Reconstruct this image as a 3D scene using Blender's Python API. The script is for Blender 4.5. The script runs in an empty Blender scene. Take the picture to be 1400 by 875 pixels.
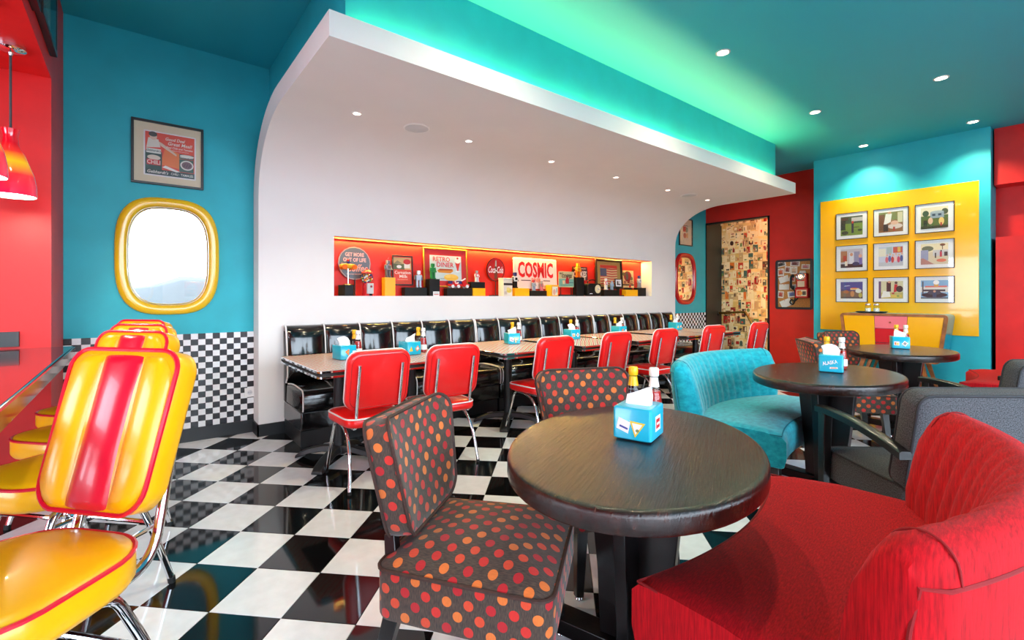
import bpy, bmesh, math, random
from mathutils import Vector, Matrix
random.seed(7)
PI = math.pi
C = bpy.context.scene.collection
S = bpy.context.scene
R = math.radians

# ------------------------------------------------------------------ camera
cd = bpy.data.cameras.new('camera'); cam = bpy.data.objects.new('camera', cd); C.objects.link(cam)
cam.location = (0, 0, 1.23); cam.rotation_euler = (R(90), 0, R(-38.1743))
cd.sensor_width = 36; cd.lens = 36 * 642.3 / 1400; cd.shift_x = 0.00936; cd.shift_y = -0.02271
cd.clip_start = .02; cd.clip_end = 300
S.camera = cam
# ------------------------------------------------------------------ sky, exposure
w = bpy.data.worlds.new('sky'); S.world = w; w.use_nodes = True
nt = w.node_tree; bg = nt.nodes['Background']
tc = nt.nodes.new('ShaderNodeTexCoord'); sp = nt.nodes.new('ShaderNodeSeparateXYZ')
rp = nt.nodes.new('ShaderNodeValToRGB'); nt.links.new(tc.outputs['Generated'], sp.inputs[0]); nt.links.new(sp.outputs[2], rp.inputs[0])
rp.color_ramp.elements[0].color = (.76, .88, 1, 1); rp.color_ramp.elements[1].color = (.66, .82, 1, 1)
nt.links.new(rp.outputs[0], bg.inputs[0]); bg.inputs[1].default_value = 9.2
S.view_settings.view_transform = 'Standard'; S.view_settings.look = 'None'
S.view_settings.gamma = 1; S.view_settings.use_curve_mapping = False
S.view_settings.exposure = 0.62
S.cycles.use_denoising = True
S.cycles.max_bounces = 7; S.cycles.diffuse_bounces = 4; S.cycles.glossy_bounces = 4
S.cycles.transmission_bounces = 6; S.cycles.transparent_max_bounces = 12
S.cycles.sample_clamp_indirect = 6; S.cycles.caustics_reflective = False; S.cycles.caustics_refractive = False
SPOT_CEIL, SPOT_SHELL, SPOT_WASH, COVE_W, NICHE_W = 44, 20, 85, 30, 36
def area(name, loc, rot, sx, sy, power, col=(1, 1, 1), portal=False):
    l = bpy.data.lights.new(name, 'AREA'); l.shape = 'RECTANGLE'; l.size = sx; l.size_y = sy; l.energy = power; l.color = col
    o = bpy.data.objects.new(name, l); C.objects.link(o); o.location = loc; o.rotation_euler = rot
    if portal: l.cycles.is_portal = True
    return o
def spot(name, loc, power, col=(1, .82, .6), ang=95, target=None, r=.03):
    l = bpy.data.lights.new(name, 'SPOT'); l.energy = power; l.color = col; l.spot_size = R(ang); l.spot_blend = .9; l.shadow_soft_size = r
    o = bpy.data.objects.new(name, l); C.objects.link(o); o.location = loc
    if target: o.rotation_euler = (Vector(target) - Vector(loc)).to_track_quat('-Z', 'Y').to_euler()
    return o
area('front_window_light', (1, -3.6, 1.7), (R(-90), 0, R(180)), 9, 3.2, 100, portal=True)
area('left_window_light', (-3.45, 2.0, 1.45), (0, R(90), R(180)), 2.2, 2.0, 100, portal=True)

# ------------------------------------------------------------------ materials
def lin(c):
    c = [x / 255 for x in c[:3]]
    return tuple(x / 12.92 if x <= .04045 else ((x + .055) / 1.055) ** 2.4 for x in c) + (1,)
class NT:
    def __init__(s, m): s.t = m.node_tree; s.p = s.t.nodes['Principled BSDF']
    def n(s, k, **kw):
        x = s.t.nodes.new('ShaderNode' + k)
        for a, b in kw.items(): setattr(x, a, b)
        return x
    def l(s, a, b): s.t.links.new(a, b)
    def math(s, op, a, b=None):
        x = s.n('Math', operation=op)
        for i, q in enumerate((a, b)):
            if q is None: continue
            if isinstance(q, (int, float)): x.inputs[i].default_value = q
            else: s.l(q, x.inputs[i])
        return x.outputs[0]
    def coord(s, which='Object', scale=(1, 1, 1), rot=(0, 0, 0)):
        t = s.n('TexCoord'); m = s.n('Mapping'); m.inputs['Scale'].default_value = scale; m.inputs['Rotation'].default_value = rot
        s.l(t.outputs[which], m.inputs[0]); return m.outputs[0]
    def noise(s, v, scale, detail=3, rough=.5):
        x = s.n('TexNoise'); x.inputs['Scale'].default_value = scale; x.inputs['Detail'].default_value = detail; x.inputs['Roughness'].default_value = rough
        s.l(v, x.inputs['Vector']); return x.outputs['Fac']
    def ramp(s, f, stops, interp='LINEAR'):
        x = s.n('ValToRGB'); x.color_ramp.interpolation = interp; e = x.color_ramp.elements
        while len(e) < len(stops): e.new(.5)
        for q, (p, c) in zip(e, stops): q.position = p; q.color = lin(c)
        s.l(f, x.inputs[0]); return x.outputs[0]
    def bump(s, h, st, d=.01):
        x = s.n('Bump'); x.inputs['Strength'].default_value = st; x.inputs['Distance'].default_value = d
        s.l(h, x.inputs['Height']); s.l(x.outputs[0], s.p.inputs['Normal'])
MC = {}
def mat(name, col=(200, 200, 200), rough=.5, metal=0, coat=0, spec=.5, trans=0, em=0, sheen=0, bump=0, bscale=200, vary=0, vscale=4):
    if name in MC: return MC[name]
    m = bpy.data.materials.new(name); m.use_nodes = True; t = NT(m); p = t.p
    p.inputs['Base Color'].default_value = lin(col); p.inputs['Roughness'].default_value = rough; p.inputs['Metallic'].default_value = metal
    p.inputs['Coat Weight'].default_value = coat; p.inputs['Coat Roughness'].default_value = .04; p.inputs['Specular IOR Level'].default_value = spec
    p.inputs['Transmission Weight'].default_value = trans; p.inputs['Sheen Weight'].default_value = sheen
    if em: p.inputs['Emission Color'].default_value = lin(col); p.inputs['Emission Strength'].default_value = em
    if bump: t.bump(t.noise(t.coord(), bscale, 2), bump, .002)
    if vary:
        a = [max(0, x * (1 - vary)) for x in col]; b = [min(255, x * (1 + vary)) for x in col]
        t.l(t.ramp(t.noise(t.coord(), vscale, 4), [(.3, a), (.7, b)]), p.inputs['Base Color'])
    MC[name] = m; return m
def ink(c):
    return mat('ink_%02x%02x%02x' % tuple(int(v) for v in c), c, .35)
TEAL = mat('teal_paint', (34, 178, 194), .55, bump=.15, bscale=90, vary=.03)
CEILP = mat('ceiling_teal_paint', (38, 172, 190), .6, bump=.1, bscale=80)
REDP = mat('red_paint', (216, 24, 24), .45, bump=.12, bscale=90, vary=.04)
REDL = mat('red_orange_paint', (206, 24, 8), .5, bump=.1, bscale=90)
WHITEP = mat('white_plaster', (233, 231, 229), .65, vary=.006, vscale=3)
BLACKP = mat('black_paint', (10, 11, 14), .4, bump=.1, bscale=100)
YELP = mat('yellow_gloss_board', (246, 178, 8), .18, coat=.5)
CHROME = mat('chrome', (225, 228, 232), .07, 1, vary=.01, vscale=30)
MIRROR = mat('mirror_glass', (240, 245, 248), .01, 1)
BRASS = mat('aged_brass', (180, 140, 70), .25, 1, vary=.08, vscale=20)
BVINYL = mat('black_vinyl', (10, 10, 12), .16, coat=.35, bump=.5, bscale=9, vary=.2)
WVINYL = mat('white_piping_vinyl', (235, 235, 235), .3, vary=.02)
RVINYL = mat('red_vinyl', (236, 22, 24), .28, coat=.2, bump=.25, bscale=10, vary=.03)
YVINYL = mat('yellow_vinyl', (244, 176, 6), .32, coat=.18, bump=.2, bscale=8, vary=.03)
RSTRIPE = mat('crimson_vinyl', (214, 16, 48), .3, coat=.22, bump=.2, bscale=8, vary=.03)
BMETAL = mat('black_powder_metal', (18, 19, 22), .4, spec=.5, bump=.2, bscale=300)
BWOOD = mat('black_stained_wood', (17, 15, 16), .28, bump=.25, bscale=60, vary=.25, vscale=12)
OAK = mat('warm_brown_wood', (150, 92, 48), .4, vary=.2, vscale=14)
PLASTIC_W = mat('white_plastic', (238, 238, 236), .3, vary=.01)
TURQBOX = mat('turquoise_lacquer', (22, 176, 208), .22, coat=.3, vary=.03)
PAPER = mat('white_tissue', (245, 246, 250), .8, bump=.3, bscale=40)
CREAM = mat('cream_mat_board', (232, 216, 184), .7, vary=.02)
WHITEM = mat('white_mat_board', (240, 240, 242), .6, vary=.01)
BFRAME = mat('black_frame', (20, 18, 20), .3, vary=.1)
LAMPON = mat('lit_lamp', (255, 236, 205), .5, em=25)
LAMPDIM = mat('lit_small_lamp', (255, 220, 200), .5, em=9)
GREYP = mat('pale_grey_metal', (205, 208, 210), .4, vary=.03)
RUBBER = mat('black_rubber', (12, 12, 12), .6, vary=.1)
def m_tiles(name, c):
    m = mat(name, c, .06, coat=.0, spec=.5); t = NT(m)
    t.l(t.ramp(t.noise(t.coord(scale=(1, 1, 1)), 14, 3), [(.3, [v * .985 for v in c]), (.7, [min(255, v * 1.03 + 1) for v in c])]), t.p.inputs['Base Color']); return m
TBLACK = m_tiles('black_floor_tile', (12, 12, 13)); TWHITE = m_tiles('white_floor_tile', (232, 236, 240))
WTB = mat('black_wall_tile', (26, 27, 33), .25, vary=.05); WTW = mat('white_wall_tile', (238, 240, 242), .25, vary=.02)
GROUT = mat('dark_grout', (60, 56, 56), .7, vary=.1); GROUTW = mat('grey_grout', (110, 70, 72), .7, vary=.1)
def m_dots():
    m = mat('polka_dot_fabric', (92, 76, 66), .8, sheen=.2); t = NT(m); p = .065
    tc = t.n('TexCoord'); s = t.n('SeparateXYZ'); t.l(tc.outputs['UV'], s.inputs[0])
    u, v = s.outputs[0], s.outputs[1]
    vv = t.math('DIVIDE', v, p * .56); row = t.math('FLOOR', vv)
    off = t.math('MULTIPLY', t.math('MODULO', t.math('ABSOLUTE', row), 2.0), .5)
    uu = t.math('ADD', t.math('DIVIDE', u, p), off); col = t.math('FLOOR', uu)
    fu = t.math('SUBTRACT', t.math('FRACT', uu), .5); fv = t.math('MULTIPLY', t.math('SUBTRACT', t.math('FRACT', vv), .5), .56)
    d = t.math('SQRT', t.math('ADD', t.math('MULTIPLY', fu, fu), t.math('MULTIPLY', fv, fv)))
    mask = t.math('LESS_THAN', d, .222)
    cx = t.n('CombineXYZ'); t.l(col, cx.inputs[0]); t.l(row, cx.inputs[1])
    wn = t.n('TexWhiteNoise', noise_dimensions='2D'); t.l(cx.outputs[0], wn.inputs['Vector'])
    # colours run along the diagonals with a little chance
    dg = t.math('FRACT', t.math('ADD', t.math('MULTIPLY', t.math('ADD', col, t.math('MULTIPLY', row, 1.0)), .25), t.math('MULTIPLY', wn.outputs['Value'], .18)))
    dc = t.ramp(dg, [(0, (198, 34, 24)), (.25, (214, 112, 40)), (.5, (206, 66, 30)), (.75, (176, 10, 24))], 'CONSTANT')
    nz = t.noise(t.coord('UV', (400, 60, 1)), 1, 2)
    base = t.ramp(nz, [(.3, (44, 34, 27)), (.7, (80, 63, 50))])
    mx = t.n('MixRGB'); t.l(mask, mx.inputs[0]); t.l(base, mx.inputs[1]); t.l(dc, mx.inputs[2])
    ov = t.n('MixRGB', blend_type='MULTIPLY'); ov.inputs[0].default_value = .35
    t.l(mx.outputs[0], ov.inputs[1]); t.l(t.ramp(nz, [(.3, (190, 190, 190)), (.7, (255, 255, 255))]), ov.inputs[2])
    t.l(ov.outputs[0], t.p.inputs['Base Color']); t.bump(nz, .25, .002); return m
DOTS = m_dots()
WELT = mat('dark_welt', (60, 40, 34), .7, vary=.15, vscale=60)
def m_fabric(name, a, b, scale, sheen, rough=.85, bst=.3, coord='UV'):
    m = mat(name, a, rough, sheen=sheen); t = NT(m)
    n1 = t.noise(t.coord(coord, scale), 1, 4, .65)
    t.l(t.ramp(n1, [(.3, a), (.68, b)]), t.p.inputs['Base Color']); t.bump(n1, bst, .002)
    t.p.inputs['Sheen Roughness'].default_value = .4; t.p.inputs['Specular IOR Level'].default_value = .25; return m
REDF = m_fabric('red_chenille', (136, 0, 12), (206, 7, 25), (55, 240, 13), .03, coord='Object')
TURQF = m_fabric('turquoise_velvet', (6, 134, 154), (28, 178, 192), (22, 30, 1), .35)
GREYF = m_fabric('charcoal_tweed', (16, 17, 19), (98, 99, 103), (230, 170, 1), .03)
REDWELT = mat('red_welt', (130, 4, 12), .8, vary=.1); TURQWELT = mat('turquoise_welt', (10, 120, 138), .8, vary=.1); GREYWELT = mat('charcoal_welt', (40, 40, 44), .8, vary=.1)
def m_wood():
    m = mat('dark_table_wood', (30, 18, 13), .15, coat=.1); t = NT(m)
    n1 = t.noise(t.coord('Object', (2, 16, 6)), 3, 6, .65); n2 = t.noise(t.coord('Object', (1.5, 26, 8), (0, 0, .2)), 4, 5, .7)
    t.l(t.ramp(n1, [(.3, (10, 6, 5)), (.52, (30, 15, 10)), (.72, (66, 30, 17))]), t.p.inputs['Base Color'])
    t.bump(n2, .75, .004); t.p.inputs['Roughness'].default_value = .14; t.p.inputs['Coat Roughness'].default_value = .12; return m
TWOOD = m_wood()
def m_lam():
    m = mat('patterned_laminate', (205, 160, 150), .25, coat=.05); t = NT(m); v = t.coord('Object', (1, 1, 1), (0, 0, .5))
    outs = []
    for rot, sc in ((.35, 26), (1.3, 20), (2.3, 23)):
        wv = t.n('TexWave'); wv.inputs['Scale'].default_value = sc / 6.28 * 1.8; wv.inputs['Distortion'].default_value = 2.5; wv.inputs['Detail'].default_value = 2
        mp = t.n('Mapping'); mp.inputs['Rotation'].default_value = (0, 0, rot); t.l(v, mp.inputs[0]); t.l(mp.outputs[0], wv.inputs[0]); outs.append(wv.outputs['Fac'])
    base = t.ramp(outs[0], [(.0, (206, 96, 92)), (.3, (238, 214, 206)), (.75, (246, 238, 230)), (1, (150, 176, 150))])
    b2 = t.ramp(outs[1], [(0, (222, 140, 130)), (.35, (250, 246, 240)), (.85, (250, 240, 230)), (1, (190, 186, 150))])
    mx = t.n('MixRGB', blend_type='MULTIPLY'); mx.inputs[0].default_value = .55; t.l(base, mx.inputs[1]); t.l(b2, mx.inputs[2])
    t.l(mx.outputs[0], t.p.inputs['Base Color']); return m
LAM = m_lam()
def m_pane(name, tint=(255, 255, 255)):
    m = bpy.data.materials.new(name); m.use_nodes = True; t = m.node_tree; out = t.nodes['Material Output']
    tr = t.nodes.new('ShaderNodeBsdfTransparent'); tr.inputs[0].default_value = lin(tint); gl = t.nodes.new('ShaderNodeBsdfGlossy'); gl.inputs['Roughness'].default_value = .02
    lw = t.nodes.new('ShaderNodeLayerWeight'); lw.inputs[0].default_value = .5; p5 = t.nodes.new('ShaderNodeMath'); p5.operation = 'POWER'; p5.inputs[1].default_value = 4.5
    ad = t.nodes.new('ShaderNodeMath'); ad.operation = 'MULTIPLY_ADD'; ad.inputs[1].default_value = .8; ad.inputs[2].default_value = .035
    t.links.new(lw.outputs['Facing'], p5.inputs[0]); t.links.new(p5.outputs[0], ad.inputs[0]); mx = t.nodes.new('ShaderNodeMixShader')
    t.links.new(ad.outputs[0], mx.inputs[0]); t.links.new(tr.outputs[0], mx.inputs[1]); t.links.new(gl.outputs[0], mx.inputs[2]); t.links.new(mx.outputs[0], out.inputs[0]); return m
PANE = m_pane('clear_pane'); BOTTLE = m_pane('bottle_glass', (245, 250, 250))
def m_shade():
    m = mat('glass_lamp_shade', (220, 20, 30), .12, coat=.8); t = NT(m); s = t.n('SeparateXYZ'); tc = t.n('TexCoord'); t.l(tc.outputs['Object'], s.inputs[0])
    z = t.math('MULTIPLY', s.outputs[2], 1 / .37)
    c = t.ramp(z, [(.0, (236, 20, 70)), (.3, (240, 40, 50)), (.5, (252, 190, 20)), (.66, (238, 50, 40)), (.8, (200, 4, 30))])
    t.l(c, t.p.inputs['Base Color']); t.l(c, t.p.inputs['Emission Color']); t.p.inputs['Emission Strength'].default_value = .35; return m
SHADE = m_shade()
CORK = mat('cork', (196, 136, 76), .9, bump=.4, bscale=120, vary=.12, vscale=80)
GROUND = mat('outside_paving', (120, 120, 122), .9, vary=.1); HILL = mat('distant_hill', (58, 58, 56), 1, vary=.1)

# ------------------------------------------------------------------ mesh building
def crv(pts, n=6):
    P = [Vector(p) for p in pts]; out = []
    for i in range(len(P) - 1):
        a = P[i - 1] if i else 2 * P[0] - P[1]; b = P[i]; c = P[i + 1]; d = P[i + 2] if i + 2 < len(P) else 2 * P[-1] - P[-2]
        for k in range(n):
            t = k / n; out.append(.5 * ((2 * b) + (c - a) * t + (2 * a - 5 * b + 4 * c - d) * t * t + (3 * b - a - 3 * c + d) * t ** 3))
    out.append(P[-1]); return out
def rr(w, d, r, n=5):
    r = max(.001, min(r, w / 2 - .0005, d / 2 - .0005)); o = []
    for cx, cy, a0 in ((w / 2 - r, d / 2 - r, 0), (-w / 2 + r, d / 2 - r, 90), (-w / 2 + r, -d / 2 + r, 180), (w / 2 - r, -d / 2 + r, 270)):
        for k in range(n + 1):
            a = R(a0 + 90 * k / n); o.append((cx + r * math.cos(a), cy + r * math.sin(a)))
    return o
class MB:
    def __init__(s): s.v = []; s.f = []
    def n(s): return len(s.v)
    def xf(s, M, i0=0):
        for i in range(i0, len(s.v)): s.v[i] = tuple(M @ Vector(s.v[i]))
        return s
    def poly(s, pts, m=0):
        b = len(s.v); s.v += [tuple(p) for p in pts]; s.f.append((tuple(range(b, b + len(pts))), m)); return s
    def box(s, x0, x1, y0, y1, z0, z1, m=0):
        b = len(s.v); s.v += [(x, y, z) for z in (z0, z1) for y in (y0, y1) for x in (x0, x1)]
        s.f += [(tuple(b + i for i in q), m) for q in ((0, 2, 3, 1), (4, 5, 7, 6), (0, 1, 5, 4), (2, 6, 7, 3), (0, 4, 6, 2), (1, 3, 7, 5))]; return s
    def loft(s, rings, m=0, closed=True, cap=True):
        b = len(s.v); k = len(rings[0])
        for r in rings: s.v += [tuple(p) for p in r]
        for i in range(len(rings) - 1):
            for j in range(k if closed else k - 1):
                j2 = (j + 1) % k; s.f.append(((b + i * k + j, b + i * k + j2, b + (i + 1) * k + j2, b + (i + 1) * k + j), m))
        if cap:
            s.f.append((tuple(b + j for j in range(k))[::-1], m)); s.f.append((tuple(b + (len(rings) - 1) * k + j for j in range(k)), m))
        return s
    def tube(s, pts, r, n=8, m=0, closed=False):
        P = [Vector(p) for p in pts]; rings = []; up = None; N = len(P)
        for i, p in enumerate(P):
            if closed: t = (P[(i + 1) % N] - P[i - 1]).normalized()
            else: t = (P[min(i + 1, N - 1)] - P[max(i - 1, 0)]).normalized()
            if up is None: up = Vector((0, 0, 1)) if abs(t.z) < .9 else Vector((1, 0, 0))
            u = (up - t * up.dot(t))
            if u.length < 1e-6: u = t.orthogonal()
            u.normalize(); up = u; q = t.cross(u); rad = r[i] if isinstance(r, (list, tuple)) else r
            rings.append([p + u * rad * math.cos(2 * PI * k / n) + q * rad * math.sin(2 * PI * k / n) for k in range(n)])
        if closed: rings.append(rings[0]); return s.loft(rings, m, cap=False)
        return s.loft(rings, m)
    def lathe(s, prof, n=16, c=(0, 0), m=0, cap=True, ex=1, ey=1):
        return s.loft([[(c[0] + r * ex * math.cos(2 * PI * k / n), c[1] + r * ey * math.sin(2 * PI * k / n), z) for k in range(n)] for r, z in prof], m, cap=cap)
    def bar(s, p0, p1, w0, w1=None, d0=None, d1=None, m=0, up=None):
        w1 = w0 if w1 is None else w1; d0 = w0 if d0 is None else d0; d1 = w1 if d1 is None else d1
        a, b = Vector(p0), Vector(p1); t = (b - a).normalized(); up = Vector(up) if up else (Vector((0, 1, 0)) if abs(t.z) > .7 else Vector((0, 0, 1)))
        u = (up - t * up.dot(t)).normalized(); q = t.cross(u); rings = []
        for p, ww, dd in ((a, w0, d0), (b, w1, d1)): rings.append([p + q * x * ww / 2 + u * y * dd / 2 for x, y in ((-1, -1), (1, -1), (1, 1), (-1, 1))])
        return s.loft(rings, m)
    def cushion(s, out, layers, dome, m=0, nr=5, bottom=True, fade=None):
        # outline scaled by layers [(z, inset)], then a domed top of shrinking rings
        def ins(i):
            mx = max(abs(p[0]) for p in out); my = max(abs(p[1]) for p in out)
            return [(p[0] * (1 - i / mx), p[1] * (1 - i / my)) for p in out]
        rings = [[(x, y, z) for x, y in ins(i)] for z, i in layers]
        zt, it = layers[-1]; o = ins(it)
        for k in range(1, nr + 1):
            t = k / (nr + .35); rings.append([(x * (1 - t), y * (1 - t), zt + dome * (1 - (1 - t) ** 2.4)) for x, y in o])
        return s.loft(rings, m)
    def cyl(s, p0, p1, r0, r1=None, n=12, m=0):
        return s.tube([p0, p1], [r0, r0 if r1 is None else r1], n, m)
    def sphere(s, c, r, n=10, m=0, sz=1):
        pr = [(r * math.sin(PI * k / n) + 1e-5, c[2] - r * sz * math.cos(PI * k / n)) for k in range(n + 1)]
        return s.lathe(pr, n + 4, (c[0], c[1]), m)
    def art(s, items, y0=0, dy=.0004):
        # flat print in local x (right), z (up), facing -y; items are laid one over another
        for i, it in enumerate(items):
            y = y0 - dy * i; k = it[0]
            if k == 'r': _, x, z, ww, h, m = it; s.poly([(x, y, z), (x + ww, y, z), (x + ww, y, z + h), (x, y, z + h)], m)
            elif k == 'e': _, x, z, a, b, m = it; s.poly([(x + a * math.cos(2 * PI * j / 20), y, z + b * math.sin(2 * PI * j / 20)) for j in range(20)], m)
            elif k == 'p': s.poly([(x, y, z) for x, z in it[1]], it[2])
        return s
    def text(s, st, W, H, c, u=(1, 0, 0), v=(0, 0, 1), m=0, shear=0, bold=0, ext=.0006):
        cu = bpy.data.curves.new('t', 'FONT'); cu.body = st; cu.shear = shear; cu.offset = bold; cu.resolution_u = 2
        ob = bpy.data.objects.new('t', cu); C.objects.link(ob); dg = bpy.context.evaluated_depsgraph_get()
        me = bpy.data.meshes.new_from_object(ob.evaluated_get(dg)); bpy.data.objects.remove(ob)
        if len(me.vertices):
            xs = [q.co.x for q in me.vertices]; ys = [q.co.y for q in me.vertices]; x0, x1, y0, y1 = min(xs), max(xs), min(ys), max(ys)
            u, v, c = Vector(u).normalized(), Vector(v).normalized(), Vector(c); nn = u.cross(v) * ext; b = len(s.v)
            for q in me.vertices: s.v.append(tuple(c + nn + u * W * ((q.co.x - x0) / max(1e-6, x1 - x0) - .5) + v * H * ((q.co.y - y0) / max(1e-6, y1 - y0) - .5)))
            for p in me.polygons: s.f.append((tuple(b + i for i in p.vertices), m))
        bpy.data.meshes.remove(me); bpy.data.curves.remove(cu); return s
    def build(s, name, mats, parent=None, loc=None, rot=None, bevel=0, seg=2, ang=38, flip=True, flat=False, weld=False):
        if not isinstance(mats, (list, tuple)): mats = [mats]
        me = bpy.data.meshes.new(name); used = []
        def mi(m):
            mm = mats[m] if isinstance(m, int) else m
            if mm not in used: used.append(mm)
            return used.index(mm)
        idx = [mi(m) for _, m in s.f]
        me.from_pydata(s.v, [], [q for q, _ in s.f])
        for mm in used: me.materials.append(mm)
        me.polygons.foreach_set('material_index', idx)
        if flip:
            bm = bmesh.new(); bm.from_mesh(me)
            if weld: bmesh.ops.remove_doubles(bm, verts=bm.verts, dist=1e-4)
            bmesh.ops.recalc_face_normals(bm, faces=bm.faces); bm.to_mesh(me); bm.free()
        uv = me.uv_layers.new(name='uv').data
        for p in me.polygons:
            a = max(range(3), key=lambda i: abs(p.normal[i]))
            for li in p.loop_indices:
                co = me.vertices[me.loops[li].vertex_index].co
                uv[li].uv = (co.x, co.y) if a == 2 else ((co.x, co.z) if a == 1 else (co.y, co.z))
        if not flat:
            me.polygons.foreach_set('use_smooth', [True] * len(me.polygons)); me.set_sharp_from_angle(angle=R(ang))
        me.update()
        o = bpy.data.objects.new(name, me); C.objects.link(o)
        if parent: o.parent = parent
        if loc: o.location = loc
        if rot: o.rotation_euler = rot
        if bevel:
            b = o.modifiers.new('bevel', 'BEVEL'); b.width = bevel; b.segments = seg; b.limit_method = 'ANGLE'; b.angle_limit = R(35)
        return o
def thing(name, label, cat, loc=(0, 0, 0), rz=0, group=None):
    o = bpy.data.objects.new(name, None); C.objects.link(o); o.empty_display_size = .05
    o.location = loc; o.rotation_euler = (0, 0, R(rz)); tag(o, label, cat, group); return o
def tag(o, label, cat, group=None):
    o['label'] = label; o['category'] = cat
    if group: o['group'] = group
    return o
def struct(o): o['kind'] = 'structure'; return o
def dup(root, loc, rz, label, group=None):
    r = root.copy(); C.objects.link(r); r.location = loc; r.rotation_euler = (0, 0, R(rz)); r['label'] = label
    if group: r['group'] = group
    def rec(a, b):
        for ch in list(a.children):
            if ch.name.startswith('skip'): continue
            c = ch.copy(); C.objects.link(c); c.parent = b; rec(ch, c)
    rec(root, r); return r
def bx(x0, x1, y0, y1, z0, z1, m=0): return MB().box(x0, x1, y0, y1, z0, z1, m)

# ================================================================== SETTING
HC = 3.35; YB = 4.787; XR = 8.85
floor = struct(bx(-3.6, 10.2, -3.8, 5.0, -.12, -.008).build('floor', GROUT))
# floor tiles laid at 45 degrees
Ts = .30005; ga, gb = Vector((.70711, -.70711)), Vector((-.70711, -.70711)); go = Vector((1.505, 3.847))
tm = {}
for nm, m in (('w', TWHITE), ('b', TBLACK)):
    h = Ts / 2 - .001; o = MB().box(-h, h, -h, h, -.008, 0).build('floor_tile', m, floor, bevel=.0012, seg=1); tm[nm] = o
cells = []
fw, rt = Vector((.618, .7862)), Vector((.7862, -.618))
for i in range(-40, 41):
    for j in range(-40, 41):
        c = go + ga * (i + .5) * Ts + gb * (j + .5) * Ts
        if not (-3.4 < c.x < 9.9 and -3.6 < c.y < 4.75): continue
        if c.x > 8.75 and c.y < 3.7: continue
        d = c.dot(fw); sx = c.dot(rt); vis = d > .9 and -1.12 < sx / d < 1.15 and 642 * 1.23 / d < 500
        cells.append((0 if vis else 1, d if vis else c.length, c, (i + j) % 2))
cells.sort(key=lambda q: (q[0], q[1]))
first = {'w': True, 'b': True}; far = {'w': MB(), 'b': MB()}
for k, (_, _, c, par) in enumerate(cells):
    nm = 'w' if par else 'b'
    if k < 296:
        o = tm[nm]
        if first[nm]: first[nm] = False
        else: o = o.copy(); C.objects.link(o); o.parent = floor
        o.location = (c.x, c.y, 0); o.rotation_euler = (0, 0, R(45))
    else:
        i0 = far[nm].n(); h = Ts / 2 - .001; far[nm].box(-h, h, -h, h, -.008, 0).xf(Matrix.Translation((c.x, c.y, 0)) @ Matrix.Rotation(R(45), 4, 'Z'), i0)
for nm, m in (('w', TWHITE), ('b', TBLACK)):
    o = far[nm].build('far_floor_tiles', m, floor); o['kind'] = 'stuff'
struct(bx(-3.6, 10.2, -3.8, 5.0, HC, HC + .12).build('ceiling', CEILP))
wall_back = struct(bx(-.41, XR, YB, YB + .12, 0, HC).build('wall_back', TEAL))
# chequered wainscot
tw = .0535; th = .0502; z0 = .112
def wt(m): return MB().box(-tw / 2 + .0008, tw / 2 - .0008, -.006, 0, -th / 2 + .0008, th / 2 - .0008).build('wall_tile', m, wall_back)
wtp = [wt(WTW), wt(WTB)]; wused = [0, 0]; wfar = [MB(), MB()]
bx(-.41, .867, YB - .004, YB, .1, .912).build('tile_bed', GROUTW, wall_back)
for i in range(24):
    for j in range(16):
        x = .867 - tw * (i + .5); z = z0 + th * (j + .5); k = (i + j + 1) % 2
        if x < -.40: continue
        if i < 13:
            o = wtp[k]
            if wused[k]: o = o.copy(); C.objects.link(o); o.parent = wall_back
            wused[k] = 1; o.location = (x, YB - .004, z)
        else: wfar[k].box(x - tw / 2 + .0008, x + tw / 2 - .0008, YB - .01, YB - .004, z - th / 2 + .0008, z + th / 2 - .0008)
for k in (0, 1):
    o = wfar[k].build('far_wall_tiles', (WTW, WTB)[k], wall_back); o['kind'] = 'stuff'
bx(7.425, XR, YB - .004, YB, .1, .925).build('tile_bed', GROUTW, wall_back)
st = [MB(), MB()]
for i in range(26):
    for j in range(16):
        x = 7.43 + tw * (i + .5); z = z0 + th * (j + .5) + .01
        if x < XR - .03: st[(i + j) % 2].box(x - tw / 2 + .0006, x + tw / 2 - .0006, YB - .01, YB - .004, z - th / 2 + .0006, z + th / 2 - .0006)
for k in (0, 1):
    o = st[k].build('strip_wall_tiles', (WTW, WTB)[k], wall_back); o['kind'] = 'stuff'
struct(bx(-.41, .867, YB - .02, YB, 0, .112).build('baseboard_back', BLACKP))
struct(bx(7.43, XR, YB - .02, YB, 0, .112).build('baseboard_strip', BLACKP))

# white shell: wall that curves over into a canopy, with a display niche cut in it
XL, XE, YF, YE = .867, 7.42, 4.57, 2.68
NX0, NX1, NZ0, NZ1 = 1.525, 6.72, 1.238, 1.818
inner = [(YF, 0), (YF, NZ0), (YF, NZ1), (YF, 2.10)]
N = 14
for k in range(1, N + 1):
    a = PI / 2 * k / N; inner.append((YF - .85 * (1 - math.cos(a) ** .95 if k < N else 1), 2.10 + .60 * math.sin(a) ** .95))
inner.append((YE, 2.70))
outer = [(YB - .002, 0), (YB - .002, NZ0), (YB - .002, NZ1), (YB - .002, 2.16)]
for k in range(1, N + 1):
    a = PI / 2 * k / N; outer.append((YB - .002 - .90 * (1 - (math.cos(a) if k < N else 0)), 2.16 + .69 * math.sin(a)))
outer.append((YE, 2.85))
sh = MB()
xs = [XL, NX0, NX1, XE]
for a in range(3):
    for k in range(len(inner) - 1):
        if a == 1 and k == 1: continue
        (y0, zz0), (y1, zz1) = inner[k], inner[k + 1]
        sh.poly([(xs[a], y0, zz0), (xs[a + 1], y0, zz0), (xs[a + 1], y1, zz1), (xs[a], y1, zz1)])
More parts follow.
